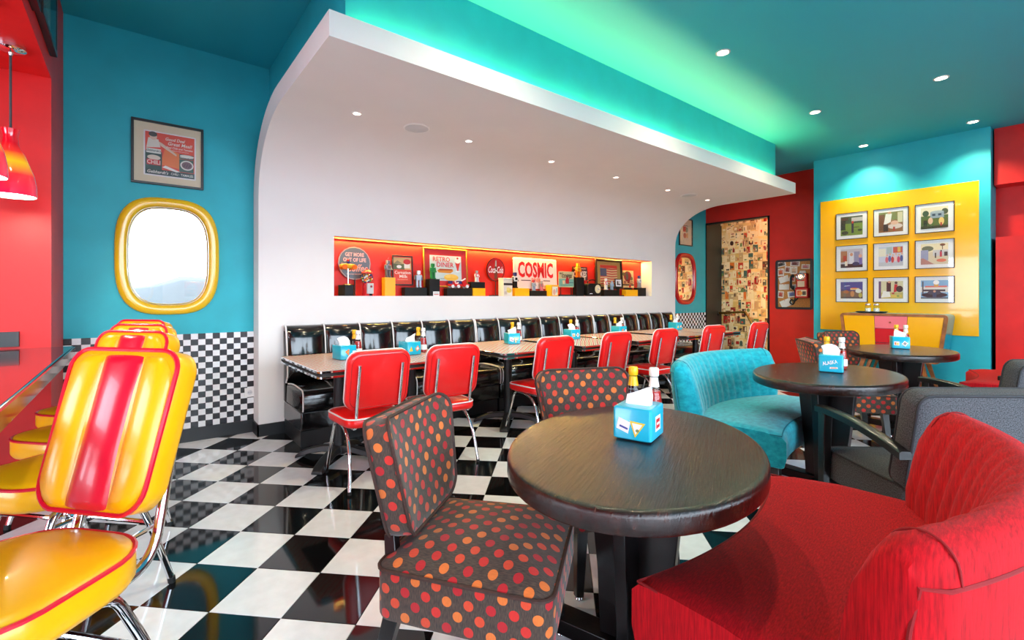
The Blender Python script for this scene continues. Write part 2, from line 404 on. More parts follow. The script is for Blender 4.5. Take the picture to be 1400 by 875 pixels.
for x in (XL, XE):
    for k in range(len(inner) - 1): sh.poly([(x, *inner[k]), (x, *inner[k + 1]), (x, *outer[k + 1]), (x, *outer[k])])
sh.poly([(XL, YE, 2.70), (XE, YE, 2.70), (XE, YE, 2.85), (XL, YE, 2.85)])           # fascia
G0, G1, GZ = YE + .022, YE + .112, 2.79                                                # light trough behind the fascia
sh.poly([(XL, YE, 2.85), (XE, YE, 2.85), (XE, G0, 2.85), (XL, G0, 2.85)])
sh.poly([(XL, G0, 2.85), (XE, G0, 2.85), (XE, G0, GZ), (XL, G0, GZ)]); sh.poly([(XL, G0, GZ), (XE, G0, GZ), (XE, G1, GZ), (XL, G1, GZ)])
sh.poly([(XL, G1, GZ), (XE, G1, GZ), (XE, G1, 2.85), (XL, G1, 2.85)]); sh.poly([(XL, G1, 2.85), (XE, G1, 2.85), (XE, 3.88, 2.85), (XL, 3.88, 2.85)])
for k in range(3, len(outer) - 1): sh.poly([(XL, *outer[k]), (XE, *outer[k]), (XE, *outer[k + 1]), (XL, *outer[k + 1])]) if k < len(outer) - 2 else None
NB = YB - .012
for x in (NX0, NX1): sh.poly([(x, YF, NZ0), (x, NB, NZ0), (x, NB, NZ1), (x, YF, NZ1)])
sh.poly([(NX0, YF, NZ0), (NX1, YF, NZ0), (NX1, NB, NZ0), (NX0, NB, NZ0)])
shell = struct(sh.build('wall_niche', WHITEP, weld=True, ang=32))
bx(NX0, NX1, NB - .002, NB + .006, NZ0, NZ1).build('niche_back_panel', REDL, shell)
bx(NX0, NX1, YF + .012, NB, NZ1 - .004, NZ1 + .006).build('niche_top_panel', REDL, shell)
struct(MB().box(XL - .012, XE, YF - .014, YF, 0, .105).box(XL - .012, XL, YF - .014, YB, 0, .105).build('baseboard_niche', BLACKP))
struct(bx(1.0, 7.03, G1 + .001, YB, 2.852, HC).build('trim_1', TEAL))                  # bulkhead over the canopy
area('cove_light', (4.0, G1 - .03, GZ + .012), (R(180), 0, 0), 5.9, .02, COVE_W, (1, .90, .30))
area('niche_strip_light', (4.12, NB - .028, NZ1 - .010), (R(-20), 0, 0), 5.1, .012, NICHE_W, (1, .72, .16))

# left: red column, red return wall, header over the serving opening
struct(bx(-.55, -.41, 4.13, YB + .12, 0, HC).build('wall_column', REDP))
struct(bx(-3.6, -.55, 4.13, 4.25, 0, HC).build('wall_alcove', REDP))
struct(bx(-3.6, -.41, -3.6, 4.13, 2.62, HC).build('wall_header', REDP))
struct(bx(-3.5, -.551, 4.10, 4.13, .925, 1.015).build('trim_2', BLACKP))
# left wall with a wide window
lw = MB().box(-3.6, -3.48, 3.0, 4.25, 0, HC).box(-3.6, -3.48, -3.7, 1.0, 0, HC).box(-3.6, -3.48, 1.0, 3.0, 0, .4).box(-3.6, -3.48, 1.0, 3.0, 2.5, HC)
struct(lw.build('wall_left', REDP))
wn = MB()
for y in (1.0, 1.97, 2.95): wn.box(-3.57, -3.51, y, y + .05, .4, 2.5)
wn.box(-3.57, -3.51, 1.0, 3, .4, .45).box(-3.57, -3.51, 1.0, 3, 2.45, 2.5)
w1 = struct(wn.build('window_1', GREYP)); bx(-3.544, -3.536, 1.05, 2.95, .45, 2.45).build('window_pane', PANE, w1)
# front: glazed shopfront behind the camera
fwm = MB()
for x in (-3.5, -1.4, 1.9, 3.6, 5.4): fwm.box(x, x + .07, -3.67, -3.6, .15, 3.30)
fwm.box(-3.5, 5.47, -3.67, -3.6, .08, .15).box(-3.5, 5.47, -3.67, -3.6, 3.28, 3.31)
w2 = struct(fwm.build('window_2', mat('dark_window_frame', (40, 42, 46), .4, vary=.05)))
for a, b in zip((-3.43, -1.33, 1.97, 3.67), (-1.4, 1.9, 3.6, 5.4)): bx(a, b, -3.64, -3.632, .15, 3.28).build('window_pane', PANE, w2)
struct(MB().box(-3.6, 8.97, -3.7, -3.58, 0, .08).box(-3.6, 8.97, -3.7, -3.58, 3.31, HC).box(5.48, 8.97, -3.7, -3.58, .08, 3.31).build('wall_front', WHITEP))
struct(bx(-60, 60, -90, -3.8, -.25, -.13).build('ground_outside', GROUND))
hl = MB(); rings = []
for k in range(41):
    x = -60 + 3 * k; h = 3.0 + .3 * math.sin(k * .5) + 2.0 * math.exp(-((x - 7.5) / 4.5) ** 2) + .15 * math.sin(k * 1.7 + 1)
    rings.append([(x, -70, -.2), (x, -78, h * .8), (x, -84, h), (x, -90, -.2)])
struct(hl.loft(rings).build('hill_outside', HILL, flat=False, ang=80))

# right: far red wall with the stair opening, teal pier, red beam
rw = MB().box(XR, XR + .12, 2.0, 3.638, 0, HC).box(XR, XR + .12, 3.638, YB + .12, 2.666, HC)
struct(rw.build('wall_red', mat('red_paint_lit', (238, 40, 26), .5, vary=.03)))  # red paint brightened here, the wall's lit look put into its colour
struct(MB().box(XR, XR + .12, -3.7, 2.0, 0, HC).box(8.42, XR, -3.6, .80, 0, 1.97).box(8.55, XR, -3.6, .825, 2.64, HC - .001).build('wall_side', REDP))
pier = struct(bx(8.38, XR, .84, 2.77, 0, HC).build('wall_right', TEAL))
struct(bx(8.36, 8.38, .84, 2.77, 0, .10).build('baseboard_right', BLACKP))
dr = MB().box(XR - .015, 9.43, YB - .022, YB - .002, 0, 2.666).box(XR - .015, XR + .13, 3.610, 3.640, 0, 2.666).box(XR - .015, XR + .13, 3.610, YB - .002, 2.645, 2.668)
struct(dr.build('door_1', BLACKP))
wp = struct(bx(9.43, 9.55, 2.4, 5.0, 0, HC).build('wall_stair', mat('wallpaper_ground', (236, 208, 140), .7, vary=.06)))
struct(bx(XR + .12, 9.55, YB, YB + .12, 0, HC).build('wall_stair_end', BLACKP)); struct(bx(XR + .12, 9.43, 2.3, 2.4, 0, HC).build('wall_stair_side', BLACKP))
pal = [ink(c) for c in ((178, 34, 26), (222, 120, 40), (60, 44, 36), (110, 140, 80), (240, 226, 180), (238, 220, 170), (236, 214, 150), (246, 232, 190), (222, 190, 110), (96, 66, 44), (200, 170, 120), (150, 40, 30), (70, 100, 90), (246, 236, 206), (210, 70, 40))]
pb = MB(); rnd = random.Random(3); y = 2.45
zz = .1
while zz < 3.25:
    hrow = rnd.uniform(.12, .17); y = 2.45
    while y < 4.95:
        ww = rnd.uniform(.045, .11); hh = hrow * rnd.uniform(.7, 1.12); zb_ = zz + rnd.uniform(-.012, .02); m = rnd.choice(pal); g = .002; lay = rnd.uniform(0, .001)
        def prect(a, b, c2, d2, q, mm): xx = 9.4285 - lay - .0004 * q; pb.poly([(xx, a, c2), (xx, b, c2), (xx, b, d2), (xx, a, d2)], mm)
        prect(y + g, y + ww - g, zb_, zb_ + hh, 0, m if rnd.random() < .42 else rnd.choice((pal[10], pal[4], pal[7])))
        for q in range(1, rnd.randint(3, 7)):
            a, b = sorted((rnd.uniform(y + g, y + ww - g), rnd.uniform(y + g, y + ww - g))); c2, d2 = sorted((rnd.uniform(zb_, zb_ + hh), rnd.uniform(zb_, zb_ + hh)))
            mm = rnd.choice(pal)
            if rnd.random() < .5: prect(a, b, c2, c2 + (d2 - c2) * .7, q, mm)
            else: pb.poly([(9.4285 - lay - .0004 * q, (a + b) / 2 + (b - a) / 2 * math.cos(t * PI / 5), (c2 + d2) / 2 + (d2 - c2) / 2 * math.sin(t * PI / 5)) for t in range(10)], mm)
        for q in range(rnd.randint(0, 3)): prect(y + ww * .15, y + ww * .8, zb_ + hh * (.1 + .08 * q), zb_ + hh * (.12 + .08 * q), 8, pal[6])
        y += ww
    zz += hrow
pb.build('wallpaper_print', pal, wp, flip=False, flat=True)
for y_, z_ in ((3.0, 3.0), (3.0, 1.2)): spot('stair_fill_light', (9.06, y_, z_), 62, (1, .80, .46), 165, (9.4, 4.6, 1.4))  # added fill lights without fixtures, to brighten the wallpaper evenly
t = thing('stair_handrail', 'bent brass handrail in front of the picture wallpaper', 'handrail', (9.3, 4.25, 0))
MB().tube(crv([(0, .5, .90), (0, .25, .915), (0, .02, .93), (0, -.06, .86), (0, -.33, .34), (0, -.5, .02)], 5), .022).build('rail', BRASS, t)
MB().cyl((0, .5, .90), (0, .54, .89), .045).build('end_cap', BMETAL, t)
for y, z in ((.4, .9), (-.1, .80), (-.4, .22)): MB().tube([(0, y, z), (.06, y, z - .05), (.135, y, z - .05)], .009).build('bracket', BMETAL, t)

# ------------------------------------------------------------------ lamps
tex_l = [('nearest lit downlight in the teal ceiling beside the green glow band', 4.02, 2.02), ('lit downlight at upper right of the ceiling, over the second dark oval table', 6.15, .95),
         ('lit downlight in the teal ceiling midway along the row by the canopy', 6.15, 2.02), ('lit downlight close to the right end of the teal pier top', 7.99, .95), ('lit downlight close to the left end of the teal pier top', 8.05, 2.05)]
for lb, x, y in tex_l:
    t = thing('ceiling_downlight', lb, 'downlight', (x, y, HC), 0, 'downlights in the teal ceiling')
    MB().lathe([(.06, 0), (.06, -.006), (.046, -.008), (.044, 0)], 20, cap=False).build('trim_ring', GREYP, t)
    MB().lathe([(.044, -.002), (.03, -.005), (.001, -.006)], 20).build('lamp', LAMPON, t)
    spot('downlight_beam', (x, y, HC - .02), SPOT_WASH if x > 7.5 else SPOT_CEIL, col=(1, .86, .56), ang=110 if x > 7.5 else 150, target=(x + (.28 if x > 7.5 else 0), y, 0))
for x, y in ((1.9, 2.02), (1.9, .95), (4.02, .95), (-.3, 2.02)):          # the same rows go on above the frame
    struct(MB().lathe([(.06, -.001), (.06, -.006), (.046, -.008), (.001, -.006)], 20).build('ceiling_lamp', LAMPON, loc=(x, y, HC)))
    spot('downlight_beam', (x, y, HC - .02), SPOT_CEIL, (1, .88, .62), 150, (x, y, 0))
order = ['first', 'second', 'third', 'fourth', 'fifth', 'last']
for k, x in enumerate((1.41, 2.49, 3.57, 4.67, 5.79, 6.85)):
    t = thing('canopy_downlight', 'small recessed lamp in the white canopy, %s of six from the left' % order[k], 'downlight', (x, 3.68, 2.70), 0, 'small lamps in the white canopy')
    MB().lathe([(.04, .001), (.04, -.005), (.03, -.006), (.028, 0)], 16, cap=False).build('trim_ring', PLASTIC_W, t)
    MB().lathe([(.028, -.001), (.001, -.004)], 16).build('lamp', LAMPDIM, t)
    spot('canopy_beam', (x, 3.68, 2.685), SPOT_SHELL, (1, .8, .55), 75, target=(x, 4.25, 0))
for x, lb in ((1.944, 'round white ceiling speaker at the left end of the canopy'), (6.333, 'round white ceiling speaker at the right end of the canopy')):
    t = thing('ceiling_speaker', lb, 'speaker', (x, 3.68, 2.70), 0, 'round speakers in the canopy')
    MB().lathe([(.115, .001), (.115, -.006), (.105, -.009), (.10, -.006)], 28, cap=False).build('rim', PLASTIC_W, t)
    MB().lathe([(.10, -.005), (.05, -.010), (.001, -.011)], 28).build('grille', GREYP, t)
for (x, y, z), lb in (((-.535, 3.74, 1.79), 'red and yellow glass pendant lamp hanging nearest the teal wall'), ((-.572, 3.20, 1.79), 'red glass pendant lamp cut by the left edge of the picture')):
    t = thing('pendant_lamp', lb, 'lamp', (x, y, z), 0, 'glass pendant lamps over the counter')
    pr = [(.108, 0), (.106, .06), (.096, .12), (.076, .18), (.06, .23), (.035, .28), (.030, .33), (.038, .37)]
    gs = MB().lathe(pr, 28, cap=False).build('glass_shade', SHADE, t)
    MB().lathe([(r_ - .004, z_ + .0005) for r_, z_ in pr], 28, cap=False).build('shade_lining', PLASTIC_W, gs)
    MB().tube([(0, 0, .36), (0, 0, 2.62 - z)], .006).build('cord', mat('grey_cord', (70, 66, 70), .6, vary=.1), t)
    MB().lathe([(.065, 2.62 - z), (.065, 2.605 - z), (.055, 2.595 - z), (.012, 2.585 - z), (.008, 2.57 - z)], 20).build('canopy_plate', CHROME, t)
    MB().sphere((0, 0, .13), .028).build('bulb', mat('lit_bulb', (255, 240, 220), .5, em=6), t)
    l = bpy.data.lights.new('pendant_bulb', 'POINT'); l.energy = 8; l.color = (1, .85, .65); l.shadow_soft_size = .03
    lo = bpy.data.objects.new('pendant_bulb', l); C.objects.link(lo); lo.location = (x, y, z + .04)

# ================================================================== FURNITURE
# serving counter
t = thing('serving_counter', 'long dark lacquered counter top along the red wall behind the yellow stools', 'counter', (-.65, 2.0, 0))
MB().box(-.45, .35, -2.6, 2.10, .845, .912).build('counter_top', mat('dark_red_lacquer', (44, 14, 18), .12, coat=.5, bump=.2, bscale=12, vary=.3, vscale=5), t, bevel=.008)
MB().box(.351, .358, -2.58, 2.08, .85, .907).build('edge_band', mat('polished_edge', (120, 112, 110), .1, .9, vary=.05), t)
for y in (1.95, -.2): MB().box(-.35, -.25, y - .05, y + .05, 0, .845).build('support_post', BMETAL, t)

# black booth benches
def booth(x0, n, pitch, label):
    L = n * pitch; t = thing('booth_bench', label, 'bench', (x0, 4.56, 0), 0, 'black vinyl booth benches under the niche')
    MB().box(0.01, L - .01, -.53, -.01, 0, .13).build('plinth', mat('black_plinth', (14, 14, 16), .35, vary=.1), t)
    MB().box(0.005, L - .005, -.56, -.01, .131, .29).build('base_panel', BVINYL, t, bevel=.01)
    for h in range(2):
        a, b = L * h / 2, L * (h + 1) / 2; mb = MB()
        prof = [(-.58, .295), (-.592, .33), (-.592, .42), (-.58, .452), (-.55, .466), (-.3, .475), (-.12, .455), (-.1, .30)]
        rings = []
        for q, sft in ((a + .004, .012), (a + .02, 0), (b - .02, 0), (b - .004, .012)):
            rings.append([(q, y + (sft if y < -.3 else 0), z - (sft if z > .4 else 0)) for y, z in prof])
        s = mb.loft(rings).build('seat_cushion', BVINYL, t, ang=60)
        pp = MB()
        for q in (a + .012, b - .012): pp.tube(crv([(q, -.585, .30), (q, -.594, .33), (q, -.594, .42), (q, -.58, .456), (q, -.54, .471), (q, -.3, .48), (q, -.13, .462)], 3), .006, 6)
        pp.build('seat_piping', WVINYL, s)
    MB().box(0.003, L - .003, -.055, -.001, .29, .93).build('back_board', BVINYL, t, bevel=.008)
    for k in range(n):
        a, b = k * pitch + .003, (k + 1) * pitch - .003; rings = []
        for i in range(9):
            u = i / 8; x = a + (b - a) * u; puff = .034 * (1 - abs(2 * u - 1) ** 2.1)
            rings.append([(x, -.06, .46), (x, -.105 - puff * .6, .48), (x, -.125 - puff, .56), (x, -.115 - puff, .72), (x, -.095 - puff, .86), (x, -.085 - puff * .8, .93), (x, -.065 - puff * .3, .962), (x, -.03, .97), (x, -.005, .95)])
        MB().loft(rings).build('back_panel', BVINYL, t, ang=70)
    for k in range(n + 1):
        x = min(max(k * pitch, .006), L - .006)
        MB().tube(crv([(x, -.085, .465), (x, -.125, .52), (x, -.13, .58), (x, -.118, .74), (x, -.10, .87), (x, -.075, .955), (x, -.03, .975), (x, -.002, .955)], 4), .007, 6).build('back_piping', WVINYL, t)
    return t
booth(1.065, 6, .3405, 'black vinyl booth bench with white piping, nearest section at the left end')
booth(3.115, 6, .3405, 'black vinyl booth bench with white piping, middle section')
booth(5.165, 6, .3405, 'black vinyl booth bench with white piping, farthest section beside the teal strip')

# rectangular diner tables
def rect_table(x0, x1, label, posts=1, rz=0):
    W = x1 - x0; D = .98; t = thing('diner_table', label, 'table', ((x0 + x1) / 2, 3.57, 0), rz, 'chrome-edged rectangular diner tables')
    MB().loft([[(x, y, z) for x, y in rr(W - .008, D - .008, .025)] for z in (.705, .75)]).build('tabletop', [LAM], t)
    em = MB()
    for z0_, z1_, o_ in ((.700, .7175, .005), (.7345, .752, .005)):
        em.loft([[(x, y, z) for x, y in rr(W + 2 * q, D + 2 * q, .03)] for z, q in ((z0_, .0), (z0_ + .003, o_), (z1_ - .003, o_), (z1_, .0))], cap=False)
    em.build('chrome_edge', CHROME, t)
    MB().loft([[(x, y, z) for x, y in rr(W + .001, D + .001, .028)] for z in (.716, .736)], cap=False).build('black_edge_strip', RUBBER, t)
    MB().cyl((0, 0, .05), (0, 0, .70), .038, n=18).build('post', BMETAL, t)
    MB().box(-.22, .22, -.2, .2, .692, .70).build('mount_plate', BMETAL, t)
    MB().lathe([(.05, .045), (.055, .07), (.045, .10), (.038, .11)], 18).build('base_hub', BMETAL, t)
    for k in range(4):
        a = R(45 + 90 * k); c, s = math.cos(a), math.sin(a); rings = []
        for r_, z, ww, h in ((.03, .085, .075, .05), (.12, .082, .075, .045), (.22, .062, .085, .04), (.30, .032, .095, .034), (.335, .012, .085, .022)):
            rings.append([(c * r_ - s * q * ww / 2, s * r_ + c * q * ww / 2, z + h * e) for q, e in ((-1, -.5), (1, -.5), (.75, .5), (-.75, .5))])
        MB().loft(rings).build('base_foot', BMETAL, t, bevel=.006)
    return t
rect_table(.93, 1.525, 'diner table at the left end of the booth, chrome corner in full view')
rect_table(1.535, 2.13, 'diner table directly against the leftmost one, mostly hidden by the red chairs')
rect_table(2.45, 3.30, 'diner table past the first gap, its near corner between second and third red chairs')
rect_table(3.42, 4.18, 'diner table fourth from the left, behind the third and fourth red chairs')
rect_table(4.28, 5.10, 'diner table fifth from the left, behind the fifth red chair')
rect_table(5.28, 5.95, 'diner table second from the far end of the booth row')
rect_table(5.97, 6.64, 'diner table at the far end of the row, overlapping the wallpapered stair opening')

# red vinyl diner chairs
T10 = R(11)
def red_chair(label):
    t = thing('diner_chair', label, 'chair', (0, 0, 0), 0, 'red vinyl diner chairs')
    so = [(x * (1 - .04 * (y < 0)), y) for x, y in rr(.425, .42, .085)]
    s = MB().cushion(so, [(.392, .03), (.398, .008), (.412, .0), (.444, 0), (.456, .012)], .02).build('seat', RVINYL, t, ang=60)
    MB().tube([(x * .99, y * .99, .452) for x, y in so], .0055, 6, closed=True).build('seat_piping', WVINYL, s)
    M = Matrix(((1, 0, 0, 0), (0, -math.sin(T10), math.cos(T10), -.222), (0, math.cos(T10), -math.sin(T10) * -1, .69), (0, 0, 0, 1)))
    bo = rr(.425, .385, .075)
    b = MB().cushion(bo, [(0, .02), (.006, .004), (.014, 0), (.042, 0), (.052, .012)], .016).xf(M).build('backrest', RVINYL, t, ang=60)
    MB().tube([(x * .99, y * .99, .048) for x, y in bo], .0055, 6, closed=True).xf(M).build('back_piping', WVINYL, b)
    MB().tube([(x * .90, y * .90, -.0005) for x, y in bo], .0022, 4, closed=True).xf(M).build('stitching', mat('dark_red_stitching', (170, 12, 16), .4, vary=.03), b)
    for sx in (-1, 1):
        x = sx * .145
        def rear(z, o=.013): return -.222 - (z - .69) * math.tan(T10) - o
        MB().tube(crv([(x, rear(.80), .80), (x, rear(.65), .65), (x, rear(.50), .50), (x, rear(.43) - .006, .43), (x, -.165, .388), (x, -.06, .382), (x, .12, .382)], 5), .0105, 10).build('back_post', CHROME, t)
        l = MB().tube(crv([(sx * .165, .06, .384), (sx * .168, .135, .37), (sx * .176, .175, .25), (sx * .19, .245, .016)], 5), .0115, 10).build('leg', CHROME, t)
        MB().cyl((sx * .19, .245, .02), (sx * .191, .248, 0), .0125).build('foot_glide', RUBBER, l)
        l = MB().tube(crv([(sx * .165, .10, .384), (sx * .168, -.02, .378), (sx * .174, -.115, .33), (sx * .185, -.185, .21), (sx * .2, -.225, .016)], 5), .0115, 10).build('leg', CHROME, t)
        MB().cyl((sx * .2, -.225, .02), (sx * .2, -.227, 0), .0125).build('foot_glide', RUBBER, l)
    MB().box(-.16, .16, -.02, .02, .374, .392).box(-.16, .16, .10, .13, .374, .392).build('seat_frame', CHROME, t)
    return t
rc = [(1.255, 3.10, 0, 'red diner chair nearest the left end of the booth, fully seen from behind'),
      (1.83, 3.10, -2, 'second red diner chair from the left, above the dotted chair back'),
      (2.87, 3.12, 0, 'third red diner chair from the left, behind the far dotted chair'),
      (3.70, 3.12, 1, 'fourth red diner chair from the left, above the sauce bottles on the near table'),
      (4.50, 3.10, 0, 'fifth red diner chair, close to the left end of the turquoise sofa'),
      (5.50, 3.08, -3, 'sixth red diner chair, rising behind the middle of the turquoise sofa'),
      (6.66, 3.06, -2, 'farthest red diner chair, in front of the wallpapered stair opening')]
c0 = None
for x, y, rz, lb in rc:
    if c0 is None: c0 = red_chair(lb); c0.location = (x, y, 0); c0.rotation_euler = (0, 0, R(rz))
    else: dup(c0, (x, y, 0), rz, lb)

# yellow striped counter stools (local +y is the way the sitter faces)
def stool(label):
    t = thing('counter_stool', label, 'stool', (0, 0, 0), 0, 'yellow striped counter stools')
    so = [(x * (1 + .05 * (y > 0)), y) for x, y in rr(.42, .44, .15, 7)]
    s = MB().cushion(so, [(.505, .03), (.510, .008), (.525, 0), (.582, 0), (.595, .010)], .024, nr=7).build('seat', YVINYL, t, ang=60)
    MB().tube([(x * .992, y * .992, .589) for x, y in so], .006, 6, closed=True).build('seat_piping', RSTRIPE, s)
    a = R(16); M = Matrix(((1, 0, 0, 0), (0, -math.sin(a), math.cos(a), -.318), (0, math.cos(a), math.sin(a), .852), (0, 0, 0, 1)))
    bo = [(x * (1 + .04 * y / .2), y + (.0 if y > 0 else -.02 * (1 - (x / .19) ** 2))) for x, y in rr(.358, .425, .06, 6)]
    b = MB().cushion(bo, [(0, .03), (.008, .008), (.02, 0), (.075, 0), (.084, .006)], .006).xf(M).build('back_shell', YVINYL, t, ang=60)
    MB().tube([(x * .99, y * .99, .084) for x, y in bo], .0065, 6, closed=True).xf(M).build('back_piping', RSTRIPE, b)
    for nm, x0, x1, mm in (('side_panel', -.173, -.068, YVINYL), ('center_stripe', -.067, .067, RSTRIPE), ('side_panel', .068, .173, YVINYL)):
        rings = []
        for i in range(11):
            u = i / 10; x = x0 + (x1 - x0) * u; pf = .020 * (1 - abs(2 * u - 1) ** 2.6)
            e = max(0, (abs(x) - .115) / .06); cut = .06 * e ** 2
            y1 = .198 - cut; y0 = -.20 - .02 * (1 - (x / .19) ** 2) + cut
            rings.append([(x, y0, .078), (x, y0 + .008, .084 + pf * .5), (x, y0 + .03, .086 + pf * .9)] + [(x, y0 + .03 + (y1 - y0 - .06) * q / 4, .086 + pf) for q in range(1, 4)] + [(x, y1 - .03, .086 + pf * .9), (x, y1 - .008, .084 + pf * .5), (x, y1, .078)])
        MB().loft(rings).xf(M).build(nm, mm, t, ang=70)
    for sx in (-1, 1):
        x = sx * .135
        MB().tube(crv([(x, .12, .495), (x, -.10, .495), (x, -.20, .502), (x, -.250, .54), (x, -.272, .61), (x, -.288, .69), (x, -.308, .78)], 5), .0135, 10).build('back_post', CHROME, t)
        for sy, nm in ((1, 'leg'), (-1, 'leg')):
            l = MB().tube(crv([(sx * .15, sy * .02, .498), (sx * .155, sy * .115, .487), (sx * .165, sy * .16, .41), (sx * .18, sy * .22, .25), (sx * .195, sy * .29, .02)], 4), .0135, 10).build(nm, CHROME, t)
            MB().cyl((sx * .195, sy * .29, .025), (sx * .196, sy * .293, 0), .015).build('foot_glide', RUBBER, l)
    MB().tube([(x, y, .28) for x, y in rr(.39, .47, .05)], .010, 8, closed=True).build('footrest_ring', CHROME, t)
    MB().box(-.155, .155, -.06, -.02, .486, .507).box(-.155, .155, .04, .08, .486, .507).build('seat_frame', CHROME, t)
    return t
s0 = None
for x, y, rz, lb in [(-.235, 1.54, 131, 'yellow striped counter stool nearest the camera, its whole back in view'),
                     (-.218, 2.43, 131, 'second yellow striped stool, just beyond the nearest one'),
                     (-.19, 3.04, 132, 'third yellow striped stool along the counter'), (-.175, 3.62, 132, 'farthest yellow striped stool, by the red column')]:
    if s0 is None: s0 = stool(lb); s0.location = (x, y, 0); s0.rotation_euler = (0, 0, R(rz))
    else: dup(s0, (x, y, 0), rz, lb)

# polka-dot side chairs
def dot_chair(label):
    t = thing('dotted_chair', label, 'chair', (0, 0, 0), 0, 'polka-dot upholstered chairs')
    so = [(x * (1 + .05 * y / .26), y) for x, y in rr(.53, .53, .045, 4)]
    s = MB().cushion(so, [(.285, .02), (.288, .004), (.30, 0), (.42, 0), (.435, .004)], .066, nr=8).build('seat', DOTS, t, ang=50)
    MB().tube([(x, y, .432) for x, y in so], .006, 6, closed=True).build('seat_welt', WELT, s)
    a = R(13); M = Matrix(((1, 0, 0, 0), (0, -math.sin(a), math.cos(a), -.335), (0, math.cos(a), math.sin(a), .648), (0, 0, 0, 1)))
    bo = [(x * (1 + .26 * min(0, y) / .19), y) for x, y in rr(.48, .375, .06, 5)]
    def bend(mb):
        mb.v = [(x, y, z + 1.1 * x * x * (1 if z > -1 else 1)) for x, y, z in mb.v]; return mb.xf(M)
    b = bend(MB().cushion([(x, y) for x, y in bo], [(.0, .008), (.008, 0), (.082, 0), (.09, .006)], .022, nr=8))
    # rear face is the first ring's cap: give it bend rings too
    b = b.build('backrest', DOTS, t, ang=50)
    w_ = MB()
    for zz_ in (.006, .088): w_.tube([(x, y, zz_) for x, y in bo], .006, 6, closed=True)
    bend(w_).build('back_welt', WELT, b)
    for sx in (-1, 1):
        l = MB().bar((sx * .205, .195, .29), (sx * .225, .22, .012), .05, .032).build('leg', BWOOD, t, bevel=.003)
        MB().lathe([(.012, .014), (.016, .006), (.014, 0)], 12, (sx * .225, .22)).build('glide', CHROME, l)
        l = MB().bar((sx * .195, -.225, .29), (sx * .205, -.30, .012), .05, .032).build('leg', BWOOD, t, bevel=.003)
        MB().lathe([(.012, .014), (.016, .006), (.014, 0)], 12, (sx * .205, -.30)).build('glide', CHROME, l)
        MB().bar((sx * .19, -.222, .27), (sx * .15, -.262, .49), .045, .035).build('back_support', BWOOD, t, bevel=.003)
    return t
d0 = None
for x, y, rz, lb in [(.915, 1.255, -143, 'polka-dot chair nearest the camera, seat pushed under the near oval table'),
                     (1.72, 1.42, 156, 'polka-dot chair on the far side of the near oval table, only its back visible'),
                     (4.86, 1.36, -146, 'polka-dot chair left of the farthest oval table, partly behind the middle table'),
                     (5.86, 1.50, 158, 'polka-dot chair beyond the farthest oval table, in front of the sideboard')]:
    if d0 is None: d0 = dot_chair(lb); d0.location = (x, y, 0); d0.rotation_euler = (0, 0, R(rz))
    else: dup(d0, (x, y, 0), rz, lb)

